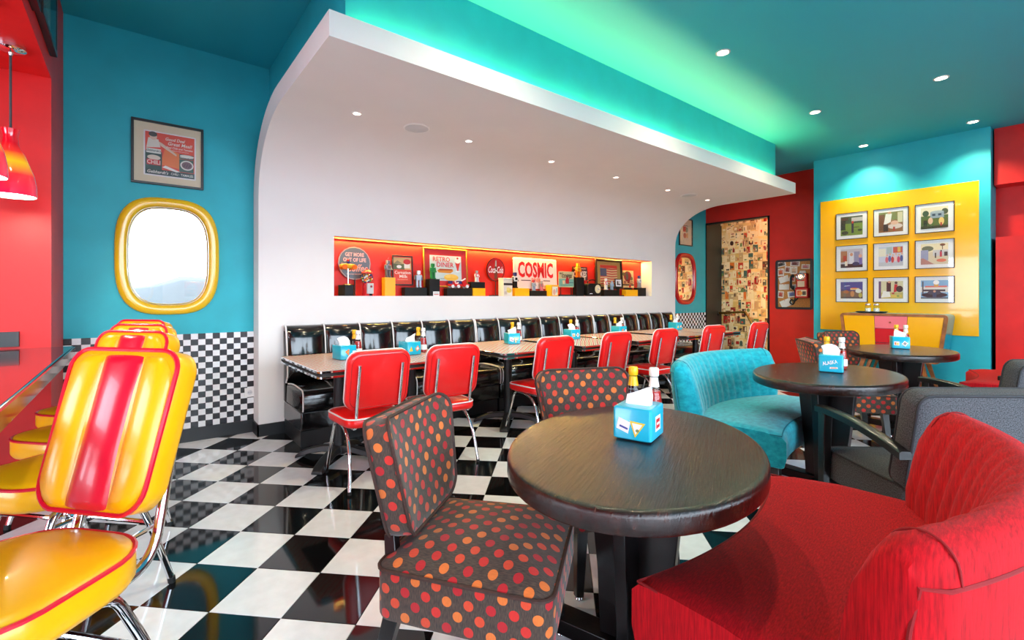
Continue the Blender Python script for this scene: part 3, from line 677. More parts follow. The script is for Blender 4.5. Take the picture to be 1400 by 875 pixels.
# curved sofas (front edge at y = 0, sitter faces +y)
def sofa(name, label, fab, welt, loc, rz, hw=.57):
    t = thing(name, label, 'sofa', loc, rz)
    def F(u): return Vector((hw * u, -.10 * (1 - u * u)))
    def B(u): return Vector(((hw + .05) * u, -.45 - .18 * (1 - u * u)))
    def nrm(u):
        e = .001; d = (B(u + e) - B(u - e)).normalized(); return Vector((d.y, -d.x))
    rings = []; N_ = 36
    for i in range(N_ + 1):
        u = -1 + 2 * i / N_; f, b = F(u), B(u); b2 = b + nrm(u) * .06; d = (b2 - f); e = min(1, (1 - abs(u)) / .06); k = .012 * (1 - e) ** 2
        q = lambda s_, z: (*(f + d * s_), z)
        fr = f - d.normalized() * .012
        rings.append([q(.03, .235 + k), q(0.0, .245 + k), (*fr, .30), (*fr, .40), q(0.0, .425 - k), q(.025, .436 - k), q(.2, .452 - k), q(.5, .458 - k), q(.85, .448 - k), q(1, .43), q(1, .24)])
    s = MB().loft(rings).build('seat', fab, t, ang=50)
    e0 = [(*(F(-1 + 2 * i / N_) + (B(-1 + 2 * i / N_) - F(-1 + 2 * i / N_)).normalized() * .010), .4325) for i in range(N_ + 1)]
    wl = MB().tube([(*(F(-1) * (1 - q) + B(-1) * q), .432) for q in (1, .8, .6, .4, .2)] + e0 + [(*(F(1) * (1 - q) + B(1) * q), .432) for q in (.2, .4, .6, .8, 1)], .0042, 6)
    wl.build('seat_welt', welt, s)
    rings = []; NC = 13; M_ = NC * 8
    for i in range(M_ + 1):
        u = -1 + 2 * i / M_; b, n_ = B(u), nrm(u)
        ph = (u + .86) / 1.72 * NC
        fl = -.011 * abs(math.sin(PI * ph)) ** .6 if abs(u) < .86 else -.012
        ed = max(0, (abs(u) - .90) / .10); sh_ = .045 * ed * ed; up = -.035 * ed ** 2
        lean = .0
        def q(o, z, flute=0): return (*(b + n_ * (o + fl * flute)), z)
        rings.append([q(.0 + sh_, .40, .2), q(.012 + sh_ * .8, .50, 1), q(.035 + sh_ * .6, .60, 1), q(.058 + sh_ * .5, .68, 1), q(.082 + sh_ * .4, .745 + up, .9), q(.105 + sh_ * .3, .785 + up, .6), q(.135, .805 + up, .3), q(.17, .80 + up), q(.193 - sh_ * .5, .775 + up), q(.20 - sh_ * .5, .74 + up), q(.19 - sh_, .60), q(.165 - sh_, .40), q(.14 - sh_, .235), q(.05, .235), q(.02 + sh_, .30)])
    bk = MB().loft(rings).build('backrest', fab, t, ang=60)
    wm = MB()
    for u in (-.90, .90):
        b, n_ = B(u), nrm(u)
        wm.tube(crv([(*(b + n_ * o), z) for o, z in ((.072, .745), (.098, .786), (.135, .806), (.17, .802), (.194, .776), (.201, .735))], 3), .0026, 6)
    pth = [(*(B(-.985 + 1.97 * i / 40) + nrm(-.985 + 1.97 * i / 40) * (.2 - .02 * (abs(-1 + i / 20) > .97))), .735) for i in range(41)]
    dn = lambda u: [(*(B(u) + nrm(u) * o), z) for o, z in ((.17, .66), (.158, .56), (.14, .45), (.118, .33), (.10, .245))]
    wm.tube(dn(-.995)[::-1] + pth + dn(.995), .0042, 6)
    wm.build('back_welt', welt, bk)
    for u in (-.82, .82):
        f = F(u); b = B(u) + nrm(u) * .08
        for p, o in ((f + Vector((0, -.05)), .02), (b, -.03)):
            l = MB().bar((p.x, p.y, .245), (p.x + .02 * (1 if u > 0 else -1), p.y + o, .012), .05, .03).build('leg', BWOOD, t, bevel=.003)
            MB().lathe([(.012, .014), (.015, .006), (.013, 0)], 12, (p.x + .02 * (1 if u > 0 else -1), p.y + o)).build('glide', CHROME, l)
    return t
sofa('curved_sofa', 'curved crimson sofa with channelled back at the near oval table', REDF, REDWELT, (1.68, .87, 0), 6)
sofa('curved_sofa', 'curved turquoise velvet sofa behind the middle oval table', TURQF, TURQWELT, (3.48, 1.12, 0), 181)
sofa('curved_sofa', 'distant red sofa seat glimpsed under the teal pier by the grey armchair', REDF, REDWELT, (6.62, .86, 0), 4)

# charcoal armchairs
def armchair(label, loc, rz):
    t = thing('armchair', label, 'armchair', loc, rz, 'charcoal tweed armchairs with black wooden arms')
    so = rr(.56, .56, .05, 4)
    s = MB().cushion(so, [(.262, .012), (.266, 0), (.40, 0), (.415, .006)], .03, nr=6).build('seat', GREYF, t, ang=50)
    MB().tube([(x, y, .412) for x, y in so], .005, 6, closed=True).build('seat_welt', GREYWELT, s)
    a = R(10); M = Matrix(((1, 0, 0, 0), (0, -math.sin(a), math.cos(a), -.325), (0, math.cos(a), math.sin(a), .61), (0, 0, 0, 1)))
    bo = rr(.60, .44, .055, 5)
    b = MB().cushion(bo, [(0, .012), (.006, .002), (.014, 0), (.085, 0), (.095, .008)], .018, nr=7).xf(M).build('backrest', GREYF, t, ang=50)
    w_ = MB()
    for zz_ in (.004, .093): w_.tube([(x * .985, y * .985, zz_) for x, y in bo], .006, 6, closed=True)
    w_.xf(M).build('back_welt', GREYWELT, b)
    for sx in (-1, 1):
        l = MB().bar((sx * .315, .20, .62), (sx * .30, .245, .012), .042, .03, .055, .034).build('leg', BWOOD, t, bevel=.004)
        MB().lathe([(.012, .014), (.015, .006), (.013, 0)], 12, (sx * .30, .245)).build('glide', CHROME, l)
        l = MB().bar((sx * .27, -.20, .27), (sx * .285, -.31, .012), .045, .03).build('leg', BWOOD, t, bevel=.004)
        MB().lathe([(.012, .014), (.015, .006), (.013, 0)], 12, (sx * .285, -.31)).build('glide', CHROME, l)
        pts = crv([(sx * .315, .25, .632), (sx * .318, .15, .636), (sx * .322, -.02, .628), (sx * .325, -.2, .60), (sx * .32, -.32, .565)], 4)
        MB().loft([[p + Vector((dx, 0, dz)) for dx, dz in ((-.026, -.016), (.026, -.016), (.026, .012), (.018, .018), (-.018, .018), (-.026, .012))] for p in pts]).build('arm', BWOOD, t)
    return t
armchair('charcoal armchair between the crimson sofa and the middle oval table, seen from behind', (2.985, .54, 0), -40)
armchair('farther charcoal armchair at the right edge, below the red side wall', (4.62, .42, 0), -34)

# oval wooden tables
def oval(label, loc, rz):
    t = thing('oval_table', label, 'table', loc, rz, 'dark oval wooden tables')
    A, B_ = .545, .392; rings = []
    for z, i in ((.69, .012), (.694, .003), (.70, 0), (.735, 0), (.745, .004), (.7495, .012), (.75, .022)):
        rings.append([((A - i) * math.cos(2 * PI * k / 72), (B_ - i) * math.sin(2 * PI * k / 72), z) for k in range(72)])
    MB().loft(rings).build('tabletop', TWOOD, t, ang=50)
    for k in range(4):
        a = R(90 * k + 81); c, s = math.cos(a), math.sin(a); rings = []
        for z, r1 in ((.085, .115), (.30, .125), (.689, .165)):
            rings.append([(c * r - s * q, s * r + c * q, z) for r, q in ((.0, -.02), (r1, -.02), (r1, .02), (.0, .02))])
        MB().loft(rings).build('pedestal_board', BWOOD, t, bevel=.003)
    for k in range(2):
        a = R(90 * k + 81); c, s = math.cos(a), math.sin(a); L = .33 if k == 0 else .30
        b = MB().box(-L, L, -.045, .045, .028 + .0005 * k, .084 + .0005 * k).xf(Matrix.Rotation(a, 4, 'Z')).build('base_bar', BWOOD, t, bevel=.004)
        for sx in (-1, 1): MB().lathe([(.010, .03), (.010, .016), (.02, .014), (.022, .006), (.018, 0)], 14, (c * (L - .03) * sx, s * (L - .03) * sx)).build('glide', CHROME, b)
    return t
oval('dark oval wooden table nearest the camera, between dotted chair and crimson sofa', (1.31, .955, 0), 26)
oval('dark oval wooden table in front of the turquoise sofa', (3.46, 1.073, 0), 3)
oval('dark oval wooden table farthest away, in front of the sideboard', (5.50, 1.126, 0), 5)

# ================================================================== THINGS ON TABLES
MUST = mat('mustard_yellow', (240, 190, 10), .35, vary=.03); KETCH = mat('ketchup_red', (170, 18, 10), .3, vary=.05)
def napkin_box(label, loc, rz, stick=0, shape=0):
    t = thing('napkin_box', label, 'napkin box', loc, rz, 'turquoise napkin boxes')
    W, D, H = .13, .15, .108
    MB().loft([[(x, y, z) for x, y in rr(W - 2 * i, D - 2 * i, .010)] for z, i in ((.001, .004), (.005, 0), (H - .006, 0), (H - .001, .003), (H, .006))]).build('box_body', TURQBOX, t)
    MB().loft([[(x * 1.0, y, z) for x, y in rr(.085, .03, .014)] for z in (H, H + .0012)]).build('slot_rim', PLASTIC_W, t)
    rn = random.Random(len(label) + int(abs(loc[0]) * 100)); g = []
    for k in range(7):
        u = k / 6; x = -.042 + .084 * u; hgt = (.050 + .016 * math.sin(u * 3 + shape)) if shape % 2 == 0 else (.028 + .035 * u)
        g.append([(x, -.012, H - .006), (x + .004 * math.sin(k), -.006, H + hgt * .5), (x - .012 + .01 * shape, .004 + .006 * math.cos(k * 1.3), H + hgt), (x - .010 + .01 * shape, .007 + .006 * math.cos(k * 1.3), H + hgt), (x + .006, .004, H + hgt * .5), (x, .012, H - .006)])
    MB().loft(g, closed=True).build('napkin', PAPER, t)
    y = -D / 2 - .0006; a = []
    Wi, Ye, Bl, Rd, Or, Gr = (ink(c) for c in ((238, 238, 236), (236, 208, 60), (60, 70, 150), (196, 40, 50), (222, 120, 50), (120, 140, 90)))
    def sk(arts=None, text=False):
        mb = MB()
        if text: mb.text('ALASKA', .080, .024, (-.006, y, .062), (.97, 0, .24), (-.24, 0, .97), Wi, bold=.02); mb.build('lettering', [Wi], t, flip=False, flat=True)
        else: mb.art(arts, y).build('sticker', [Wi], t, flip=False, flat=True)
    if stick == 0:
        sk([('p', [(-.052, .036), (-.012, .022), (-.004, .060), (-.044, .074)], Wi), ('p', [(-.042, .043), (-.014, .034), (-.012, .040), (-.040, .049)], Bl)])
        y -= .0009; sk([('p', [(.012, .012), (.046, .062), (-.006, .066)], Ye), ('p', [(.013, .022), (.037, .057), (.001, .060)], Wi), ('e', .020, .036, .006, .005, Gr)])
    elif stick == 1:
        sk(text=True); sk([('p', [(-.008, .022), (.036, .026), (.034, .036), (-.006, .034)], Wi), ('p', [(-.002, .026), (.030, .029), (.028, .033), (0, .031)], Or)])
    elif stick == 2:
        sk([('r', -.05, .03, .038, .036, Wi), ('r', -.046, .034, .012, .024, Or), ('r', -.030, .034, .012, .02, Ye)])
        sk([('p', [(.004, .044), (.03, .022), (.05, .052), (.024, .074)], Wi), ('p', [(.013, .045), (.029, .032), (.041, .051), (.025, .064)], ink((150, 150, 150)))])
    elif stick == 3:
        sk([('p', [(-.03, .062), (.004, .082), (.002, .028)], Or), ('p', [(-.018, .06), (-.002, .07), (-.002, .044)], ink((240, 170, 90)))]); sk([('r', .032, .03, .026, .036, Wi)])
    else:
        sk([('p', [(.006, .05), (.024, .026), (.05, .046), (.032, .076)], Or), ('p', [(.014, .05), (.026, .036), (.042, .048), (.031, .066)], Wi)]); sk([('p', [(-.05, .03), (-.03, .07), (-.015, .032)], Ye)])
    mb = MB()
    # a sticker on the right side as well
    i0 = mb.n(); mb.art([('r', -.03, .028, .058, .05, Wi), ('r', -.022, .036, .042, .032, Rd), ('r', -.016, .048, .030, .008, Wi)], -W / 2 - .0006).xf(Matrix.Rotation(PI / 2, 4, 'Z'), i0)
    mb.build('sticker', [Wi], t, flip=False, flat=True)
    return t
def bottle(kind, label, loc):
    k = kind == 'ketchup_bottle'
    t = thing(kind, label, 'bottle', loc, 0, 'ketchup bottles' if k else 'mustard bottles')
    pr = [(.026, .001), (.031, .006), (.032, .02), (.0315, .07), (.028, .10), (.020, .135), (.0145, .158), (.0135, .180)]
    MB().lathe(pr, 16).build('glass_body', BOTTLE, t)
    fl = .118 if k else .06
    MB().lathe([(r * .92, z) for r, z in pr if z <= fl] + [(.024 if k else .028, fl + .003)], 16).build('sauce', KETCH if k else mat('mustard_sauce', (206, 158, 30), .4, vary=.05), t)
    MB().lathe([(.0200, .137), (.0160, .160), (.0152, .172)], 16, cap=False).build('neck_label', PLASTIC_W if k else MUST, t)
    MB().lathe([(.0165, .176), (.018, .180), (.018, .203), (.0155, .208)], 18).build('cap', PLASTIC_W if k else MUST, t)
    MB().lathe([(.0325, .022), (.0325, .05), (.0322, .066)], 16, cap=False).build('label_band', PLASTIC_W if k else mat('mustard_label', (230, 214, 150), .4, vary=.05), t) if k else None
    return t
for where, (bx_, by), rz, stk, shp, (kx, ky), (mx_, my) in [
    ('on the near oval table', (1.372, .984), -72, 0, 1, (1.56, 1.05), (1.52, 1.115)),
    ('on the middle oval table before the turquoise sofa', (3.535, 1.07), -74, 1, 0, (3.70, 1.06), (3.70, 1.145)),
    ('on the farthest oval table before the sideboard', (5.62, 1.155), -70, 2, 2, (5.79, 1.145), (5.79, 1.215)),
    ('on the leftmost booth table', (1.28, 3.60), 6, 3, 0, (1.415, 3.67), (1.42, 3.76)),
    ('on the second booth table from the left', (1.815, 3.56), 4, 4, 3, (1.98, 3.63), (1.98, 3.72)),
    ('on the booth table past the first gap', (3.05, 3.72), -20, 0, 1, (3.19, 3.78), (3.17, 3.86)),
    ('on the fourth booth table', (3.93, 3.72), -8, 2, 0, (4.10, 3.80), (4.06, 3.86)),
    ('on the fifth booth table', (4.83, 3.76), -6, 3, 1, (4.99, 3.84), (4.93, 3.90)),
    ('on the farthest booth table near the chequered strip', (6.20, 3.82), -6, 4, 3, (6.42, 3.92), (6.30, 3.95))]:
    napkin_box('turquoise stickered napkin box ' + where, (bx_, by, .752), rz, stk, shp)
    bottle('ketchup_bottle', 'white-capped glass ketchup bottle ' + where, (kx, ky, .752))
    bottle('mustard_bottle', 'yellow-capped glass mustard bottle ' + where, (mx_, my, .752))

# ================================================================== WALL PIECES
def framed(name, label, cat, W, H, fw_, fd, fm, mm, arts, loc, rz=0, group=None, pane=True, mw=None, texts=(), tilt=0):
    """origin bottom centre at the wall, faces local -y"""
    t = thing(name, label, cat, loc, rz, group)
    if tilt: t.rotation_euler[0] = R(tilt)
    MB().box(-W / 2, W / 2, -fd, 0, 0, fw_).box(-W / 2, W / 2, -fd, 0, H - fw_, H).box(-W / 2, -W / 2 + fw_, -fd, 0, fw_, H - fw_).box(W / 2 - fw_, W / 2, -fd, 0, fw_, H - fw_).build('frame', fm, t, bevel=.002, seg=1)
    mb = MB().box(-W / 2 + fw_, W / 2 - fw_, -.006, -.001, fw_, H - fw_).build('mat_board', mm, t)
    a = MB().art(arts, -.0068)
    y = -.0072 - .0004 * len(arts)
    for st_, w_, h_, x_, z_, m_, sh_ in texts: a.text(st_, w_, h_, (x_, y, z_), m=m_, shear=sh_, bold=.012)
    a.build('print', [WHITEP], mb, flip=False, flat=True)
    if pane: bx(-W / 2 + fw_, W / 2 - fw_, -fd + .002, -fd + .004, fw_, H - fw_).build('glass_pane', PANE, t)
    return t
I = lambda r, g, b: ink((r, g, b))
# chili advertisement on the teal wall
W_, H_ = .49, .52
x0, z0_ = -.155, .085; pw, ph = .335, .345
def Q(u, v): return (x0 + u * pw, z0_ + v * ph)
def rct(u, v, a, b, m): return ('r', x0 + u * pw, z0_ + v * ph, a * pw, b * ph, m)
def el(u, v, a, b, m): return ('e', x0 + u * pw, z0_ + v * ph, a * pw, b * ph, m)
def pg(pts, m): return ('p', [Q(*p) for p in pts], m)
ar = [rct(-.03, -.03, 1.06, 1.06, I(244, 238, 236)), rct(0, 0, 1, 1, I(232, 66, 30)), pg([(.3, .25), (.72, .2), (.72, .55), (.4, .7)], I(240, 120, 40)), rct(0, 0, 1, .13, I(34, 44, 40)),
      rct(0, .13, .33, .42, I(40, 66, 54)), pg([(.02, .62), (.30, .66), (.26, .84), (.06, .86)], I(232, 222, 206)), pg([(.26, .80), (.30, .70), (.62, .50), (.63, .54), (.34, .76)], I(230, 200, 176)),
      el(.16, .90, .075, .085, I(226, 192, 166)), el(.15, .95, .085, .06, I(70, 58, 50)), rct(.02, .50, .29, .11, I(240, 236, 224)), el(.17, .40, .13, .06, I(238, 220, 200)), rct(.03, .22, .27, .13, I(214, 30, 30)),
      rct(.68, .46, .30, .11, I(60, 80, 66)), el(.84, .53, .15, .035, I(238, 234, 222)), rct(.68, .14, .30, .31, I(58, 84, 66)), el(.84, .31, .14, .12, I(226, 218, 208)), el(.84, .31, .11, .09, I(120, 78, 84)), pg([(.33, .19), (.62, .11), (.7, .13), (.4, .24)], I(246, 240, 232))]
for k in range(3): ar.append(pg([(.76 + k * .05, .28 - .01 * k), (.80 + k * .05, .36 - .01 * k), (.82 + k * .05, .35 - .01 * k), (.78 + k * .05, .26 - .01 * k)], I(84, 48, 56)))
WT = I(250, 240, 226)
tx = [('Good Deal', .40 * pw, .075 * ph, *Q(.60, .88), WT, .25), ('Great Meal!', .50 * pw, .085 * ph, *Q(.70, .78), WT, .25), ('Real Chili and Tamales', .54 * pw, .05 * ph, *Q(.69, .685), WT, .1), ('ready to heat and serve', .34 * pw, .028 * ph, *Q(.70, .62), WT, .1),
      ('CHILI', .26 * pw, .095 * ph, *Q(.165, .285), WT, 0), ("Gebhardt's", .28 * pw, .055 * ph, *Q(.165, .56), I(40, 50, 46), .3), ("Gebhardt's", .26 * pw, .04 * ph, *Q(.83, .50), WT, .3), ("Gebhardt's", .42 * pw, .075 * ph, *Q(.25, .065), WT, .3), ('CHILI · TAMALES', .46 * pw, .055 * ph, *Q(.74, .06), WT, 0)]
framed('framed_advertisement', 'black-framed red chili advertisement hanging above the yellow mirror', 'picture', W_, H_, .018, .024, BFRAME, CREAM, ar, (.232, YB, 2.146), texts=tx)
framed('framed_print', 'small black-framed cream print above the red mirror', 'picture', .45, .505, .018, .024, BFRAME, CREAM,
       [('r', -.10, .12, .2, .27, I(226, 214, 190)), ('r', -.09, .26, .10, .10, I(190, 70, 50)), ('e', .04, .30, .04, .05, I(90, 110, 90)), ('e', -.03, .19, .05, .05, I(170, 60, 40)), ('r', .02, .15, .06, .09, I(210, 160, 90)), ('r', -.08, .37, .16, .01, I(80, 60, 50))], (8.11, YB, 2.18))
# frames over the serving opening
for y, z, lb in ((3.76, 2.735, 'dark frame over the serving opening, nearer the red column'), (3.09, 2.70, 'dark frame over the serving opening, cut off by the top of the picture')):
    framed('framed_poster', lb, 'picture', .60, .54, .03, .035, mat('dark_brown_frame', (34, 18, 22), .3, vary=.1), mat('pale_green_mat', (196, 206, 180), .6, vary=.02),
           [('r', -.20, .10, .40, .34, I(214, 214, 196)), ('r', -.16, .14, .32, .05, I(170, 90, 60)), ('r', -.12, .24, .22, .16, I(110, 140, 130))], (-.409, y, z), 90, 'dark frames over the serving opening')
# barrel mirrors
def barrel_mirror(label, loc, fm):
    t = thing('wall_mirror', label, 'mirror', loc)
    def out(sx, sz, n=64):
        o = []
        for k in range(n):
            a = 2 * PI * k / n; c, s = math.cos(a), math.sin(a); q = 2 / 3.1
            o.append((sx * abs(c) ** q * (1 if c > 0 else -1), sz * abs(s) ** q * (1 if s > 0 else -1)))
        return o
    sec = [(.0, 0), (.0, -.02), (.008, -.034), (.028, -.044), (.058, -.044), (.074, -.034), (.080, -.016), (.080, -.004)]
    rings = [[(x, y, z) for x, z in out(.355 - i, .482 - i)] for i, y in sec]
    MB().loft(rings, cap=False).build('mirror_frame', fm, t, ang=70)
    MB().loft([[(x, y, z) for x, z in out(.355 - i, .482 - i)] for i, y in ((.078, -.006), (.092, -.012))], cap=False).build('bevelled_edge', MIRROR, t, ang=10)
    MB().poly([(x, -.012, z) for x, z in out(.263, .39)][::-1]).build('mirror_glass', MIRROR, t)
    return t
barrel_mirror('yellow barrel-shaped mirror reflecting the bright sky', (.238, YB, 1.564), mat('yellow_mirror_frame', (254, 200, 34), .2, coat=.4, vary=.03))
barrel_mirror('red barrel-shaped mirror reflecting the picture wallpaper', (8.09, YB, 1.565), mat('red_mirror_frame', (200, 14, 20), .15, coat=.6, vary=.03))
# yellow panel and its nine prints
pn = thing('display_board', 'big glossy yellow board on the teal pier holding nine prints', 'board', (8.378, 1.806, .73), -90)
MB().box(-.866, .866, -.022, 0, 0, 1.962).build('board', YELP, pn, bevel=.003)
rows_ = [2.081, 1.60, 1.147]; hts = [.394, .40, .355]; rows_ = [2.082, 1.606, 1.149]; hts = [.393, .385, .355]
subj = ['green lawn with mowing figure', 'cook leaning over a round table', 'silver caravan on a green lawn', 'kitchen scene in pale blue and brown', 'crowd at a bright soda counter', 'pale building under trees', 'purple evening sky over a fairground', 'dark and red figures over yellow ground', 'ice-cream stand behind a dark car']
pn_ = ['top left', 'top centre', 'top right', 'middle left', 'centre', 'middle right', 'bottom left', 'bottom centre', 'bottom right']
def scene_art(k, px, pz, pw, ph):
    q = lambda u, v, a, b, c: ('r', px + u * pw, pz + v * ph, a * pw, b * ph, I(*c)); e = lambda u, v, a, b, c: ('e', px + u * pw, pz + v * ph, a * pw, b * ph, I(*c))
    p_ = lambda pts, c: ('p', [(px + u * pw, pz + v * ph) for u, v in pts], I(*c))
    rn = random.Random(k)
    if k == 0: return [q(0, 0, 1, 1, (120, 150, 60)), q(0, .62, 1, .38, (70, 86, 60)), q(.5, .72, .5, .2, (196, 196, 190)), q(0, .3, .22, .5, (40, 50, 36)), e(.2, .15, .16, .1, (50, 60, 40)), q(.50, .12, .10, .50, (40, 40, 70)), e(.55, .68, .05, .07, (200, 60, 40)), q(.6, .4, .25, .03, (60, 40, 30)), e(.88, .25, .10, .06, (50, 70, 40)), q(.05, .8, .3, .14, (90, 60, 40))]
    if k == 1: return [q(0, 0, 1, 1, (150, 100, 54)), q(0, .6, 1, .4, (130, 130, 70)), q(0, .1, .25, .8, (120, 76, 40)), q(.78, .45, .2, .5, (214, 206, 170)), p_([(.2, .35), (.5, .5), (.55, .9), (.3, .92)], (236, 234, 228)), e(.45, .95, .08, .06, (206, 150, 110)), e(.68, .28, .3, .13, (216, 200, 190)), e(.66, .45, .16, .10, (220, 176, 150)), q(.2, .05, .2, .35, (60, 44, 36)), q(.6, .05, .08, .2, (180, 60, 40))]
    if k == 2: return [q(0, 0, 1, 1, (90, 110, 50)), q(0, .6, 1, .4, (228, 218, 190)), e(.18, .72, .12, .14, (70, 90, 60)), e(.88, .76, .12, .14, (80, 86, 50)), q(.35, .48, .5, .28, (150, 166, 180)), e(.6, .76, .24, .06, (170, 182, 190)), q(.42, .58, .12, .1, (60, 70, 90)), q(.64, .58, .12, .1, (60, 70, 90)), e(.36, .36, .09, .16, (226, 190, 160)), e(.76, .32, .10, .18, (232, 200, 120)), q(.1, .1, .14, .3, (50, 60, 40)), q(.0, 0, 1, .12, (60, 66, 36)), q(.72, .1, .06, .16, (180, 60, 50))]
    if k == 3: return [q(0, 0, 1, 1, (196, 190, 200)), q(0, 0, 1, .2, (70, 40, 40)), q(0, .3, .3, .6, (170, 110, 70)), q(.12, .35, .14, .3, (190, 60, 40)), q(.4, .2, .2, .6, (220, 220, 230)), q(.62, .3, .25, .55, (150, 150, 180)), e(.5, .7, .07, .09, (210, 150, 120)), e(.9, .6, .08, .1, (220, 170, 150)), q(.84, .15, .14, .36, (120, 110, 180)), e(.7, .2, .16, .1, (60, 60, 100)), q(.2, .1, .12, .25, (236, 226, 210))]
    if k == 4: return [q(0, 0, 1, 1, (196, 206, 226)), q(.0, .5, .3, .4, (226, 226, 210)), q(.33, .62, .22, .35, (170, 190, 190)), q(.6, .66, .38, .3, (196, 90, 70)), q(.78, .7, .12, .25, (220, 180, 90)), q(0, 0, 1, .2, (190, 196, 206))] + [e(.34 + .12 * i, .32 + .05 * (i % 2), .06, .16, ((216, 110, 120), (90, 110, 170), (200, 70, 70), (230, 200, 200), (200, 80, 110), (80, 90, 150))[i]) for i in range(6)] + [e(.36 + .12 * i, .55 + .05 * (i % 2), .035, .05, (220, 170, 140)) for i in range(6)]
    if k == 5: return [q(0, 0, 1, 1, (220, 206, 176)), q(0, .6, 1, .4, (238, 226, 188)), e(.25, .76, .22, .13, (100, 116, 90)), e(.8, .92, .10, .06, (120, 80, 50)), q(.78, .7, .03, .2, (100, 80, 60)), q(0, .2, .28, .5, (150, 160, 190)), q(.45, .4, .55, .28, (206, 206, 206)), q(.86, .38, .12, .2, (60, 50, 50)), q(.7, .35, .08, .25, (200, 60, 80)), e(.75, .63, .03, .04, (60, 40, 40)), q(.52, .3, .05, .25, (60, 60, 60)), e(.76, .18, .18, .08, (220, 120, 90)), p_([(0, 0), (.5, 0), (.1, .3), (0, .3)], (180, 130, 120))]
    if k == 6: return [q(0, 0, 1, 1, (70, 70, 120)), q(0, .55, 1, .45, (76, 80, 150)), p_([(.15, .72), (.45, .76), (.4, .80), (.2, .78)], (200, 200, 220)), q(0, 0, 1, .45, (130, 100, 80)), q(0, 0, 1, .1, (90, 80, 80)), q(.45, .52, .4, .1, (232, 200, 140)), q(.5, .6, .24, .05, (220, 90, 50)), e(.25, .4, .13, .1, (180, 110, 70)), e(.54, .28, .09, .18, (200, 140, 90)), e(.82, .45, .14, .12, (226, 226, 220)), e(.9, .2, .08, .14, (196, 180, 90))]
    if k == 7: return [q(0, 0, 1, 1, (206, 206, 170)), q(0, 0, .1, 1, (90, 70, 110)), q(.1, 0, .9, .35, (190, 180, 110)), p_([(.1, .05), (.5, .1), (.45, .4), (.2, .45)], (230, 232, 226)), q(.33, .4, .18, .55, (36, 34, 40)), e(.44, .95, .06, .06, (210, 160, 130)), p_([(.62, .35), (.74, .4), (.78, .8), (.66, .82)], (196, 40, 50)), e(.72, .9, .06, .07, (60, 40, 36)), e(.86, .55, .14, .18, (44, 44, 40)), q(.5, .05, .45, .16, (220, 190, 90)), e(.6, .3, .06, .05, (180, 60, 60)), e(.8, .15, .06, .05, (120, 150, 80))]
    return [q(0, 0, 1, 1, (130, 176, 214)), q(0, .35, 1, .3, (226, 220, 214)), q(.16, .62, .8, .08, (226, 110, 100)), q(.05, .2, .05, .75, (80, 80, 86)), p_([(.50, .66), (.64, .66), (.66, .82), (.48, .82)], (222, 166, 80)), e(.57, .88, .11, .12, (246, 246, 246)), q(.1, .4, .8, .1, (60, 56, 60)), e(.5, .2, .48, .14, (36, 38, 46)), e(.5, .33, .25, .12, (60, 66, 80)), q(.44, .05, .14, .3, (50, 70, 100)), e(.51, .4, .05, .06, (210, 160, 130)), q(0, 0, 1, .08, (90, 100, 110))]
for r_ in range(3):
    for c_ in range(3):
        k = r_ * 3 + c_; yc = (2.27, 1.813, 1.357)[c_]; H_ = hts[r_]
        pwid, phei = .27, H_ - .11
        framed('framed_print', '%s of nine framed prints: %s' % (pn_[k], subj[k]), 'picture', .393, H_, .008, .016, BFRAME, WHITEM, scene_art(k, -pwid / 2, .055, pwid, phei), (8.3552, yc, rows_[r_]), -90, 'nine prints on the yellow board')

# sideboard
t = thing('sideboard', 'retro sideboard with yellow doors, pink and red drawers against the teal pier', 'sideboard', (7.88, 1.715, 0), -90)
D_ = .46
def tz(v): return (-.565 + .06 * (1.0 - v) / .31 * .55, .565 - .06 * (1.0 - v) / .31 * .62)
zT, zB = 1.005, .385; (a0, a1), (b0, b1) = tz(zT), tz(zB)
TLQ = (mat('teal_lacquer', (20, 150, 176), .3, coat=.3, vary=.03))
fr_ = MB()
o_ = [(a0, zT), (a1, zT), (b1, zB), (b0, zB)]
def rc_(p, q, r, n=5):      # rounded outline of the frame
    return p
pts_o, pts_i = [], []
def fillet(P, r, n=6):
    out = []
    for i in range(4):
        a, b, c = Vector(P[i - 1]), Vector(P[i]), Vector(P[(i + 1) % 4]); u = (a - b).normalized(); v = (c - b).normalized()
        for k in range(n + 1):
            s_ = k / n; out.append((b + u * r * (1 - s_) ** 2 + v * r * s_ ** 2))
    return out
po = fillet(o_, .06); pi_ = fillet([(a0 + .036, zT - .03), (a1 - .036, zT - .03), (b1 - .036, zB + .03), (b0 + .036, zB + .03)], .03)
MB().loft([[(p.x, y, p.y) for p in q] for q, y in ((pi_, .018), (pi_, -.006), (po, -.006), (po, .028), (pi_, .028))], cap=False).build('wood_frame', OAK, t, ang=40)
MB().loft([[(p.x * .998, y, p.y) for p in po] for y in (.0285, D_)]).build('body', TLQ, t, ang=40)
def panel(name, u0, u1, v0, v1, m, y=.004):
    def X(u, z):
        l, r = tz(z); l += .036; r -= .036; return l + (r - l) * u
    z0q, z1q = zB + .03 + (zT - zB - .06) * v0, zB + .03 + (zT - zB - .06) * v1; g = .002
    q = [(X(u0, z0q) + g, z0q + g), (X(u1, z0q) - g, z0q + g), (X(u1, z1q) - g, z1q - g), (X(u0, z1q) + g, z1q - g)]
    return MB().loft([[(x, yy, z) for x, z in q] for yy in (y, .02)]).build(name, m, t, bevel=.0015, seg=1)
PINK = mat('pink_gloss', (236, 116, 128), .25, coat=.3, vary=.02); REDG = mat('red_gloss', (206, 14, 30), .25, coat=.3, vary=.03)
panel('door', 0, .335, 0, 1, YELP); panel('door', .665, 1, 0, 1, YELP)
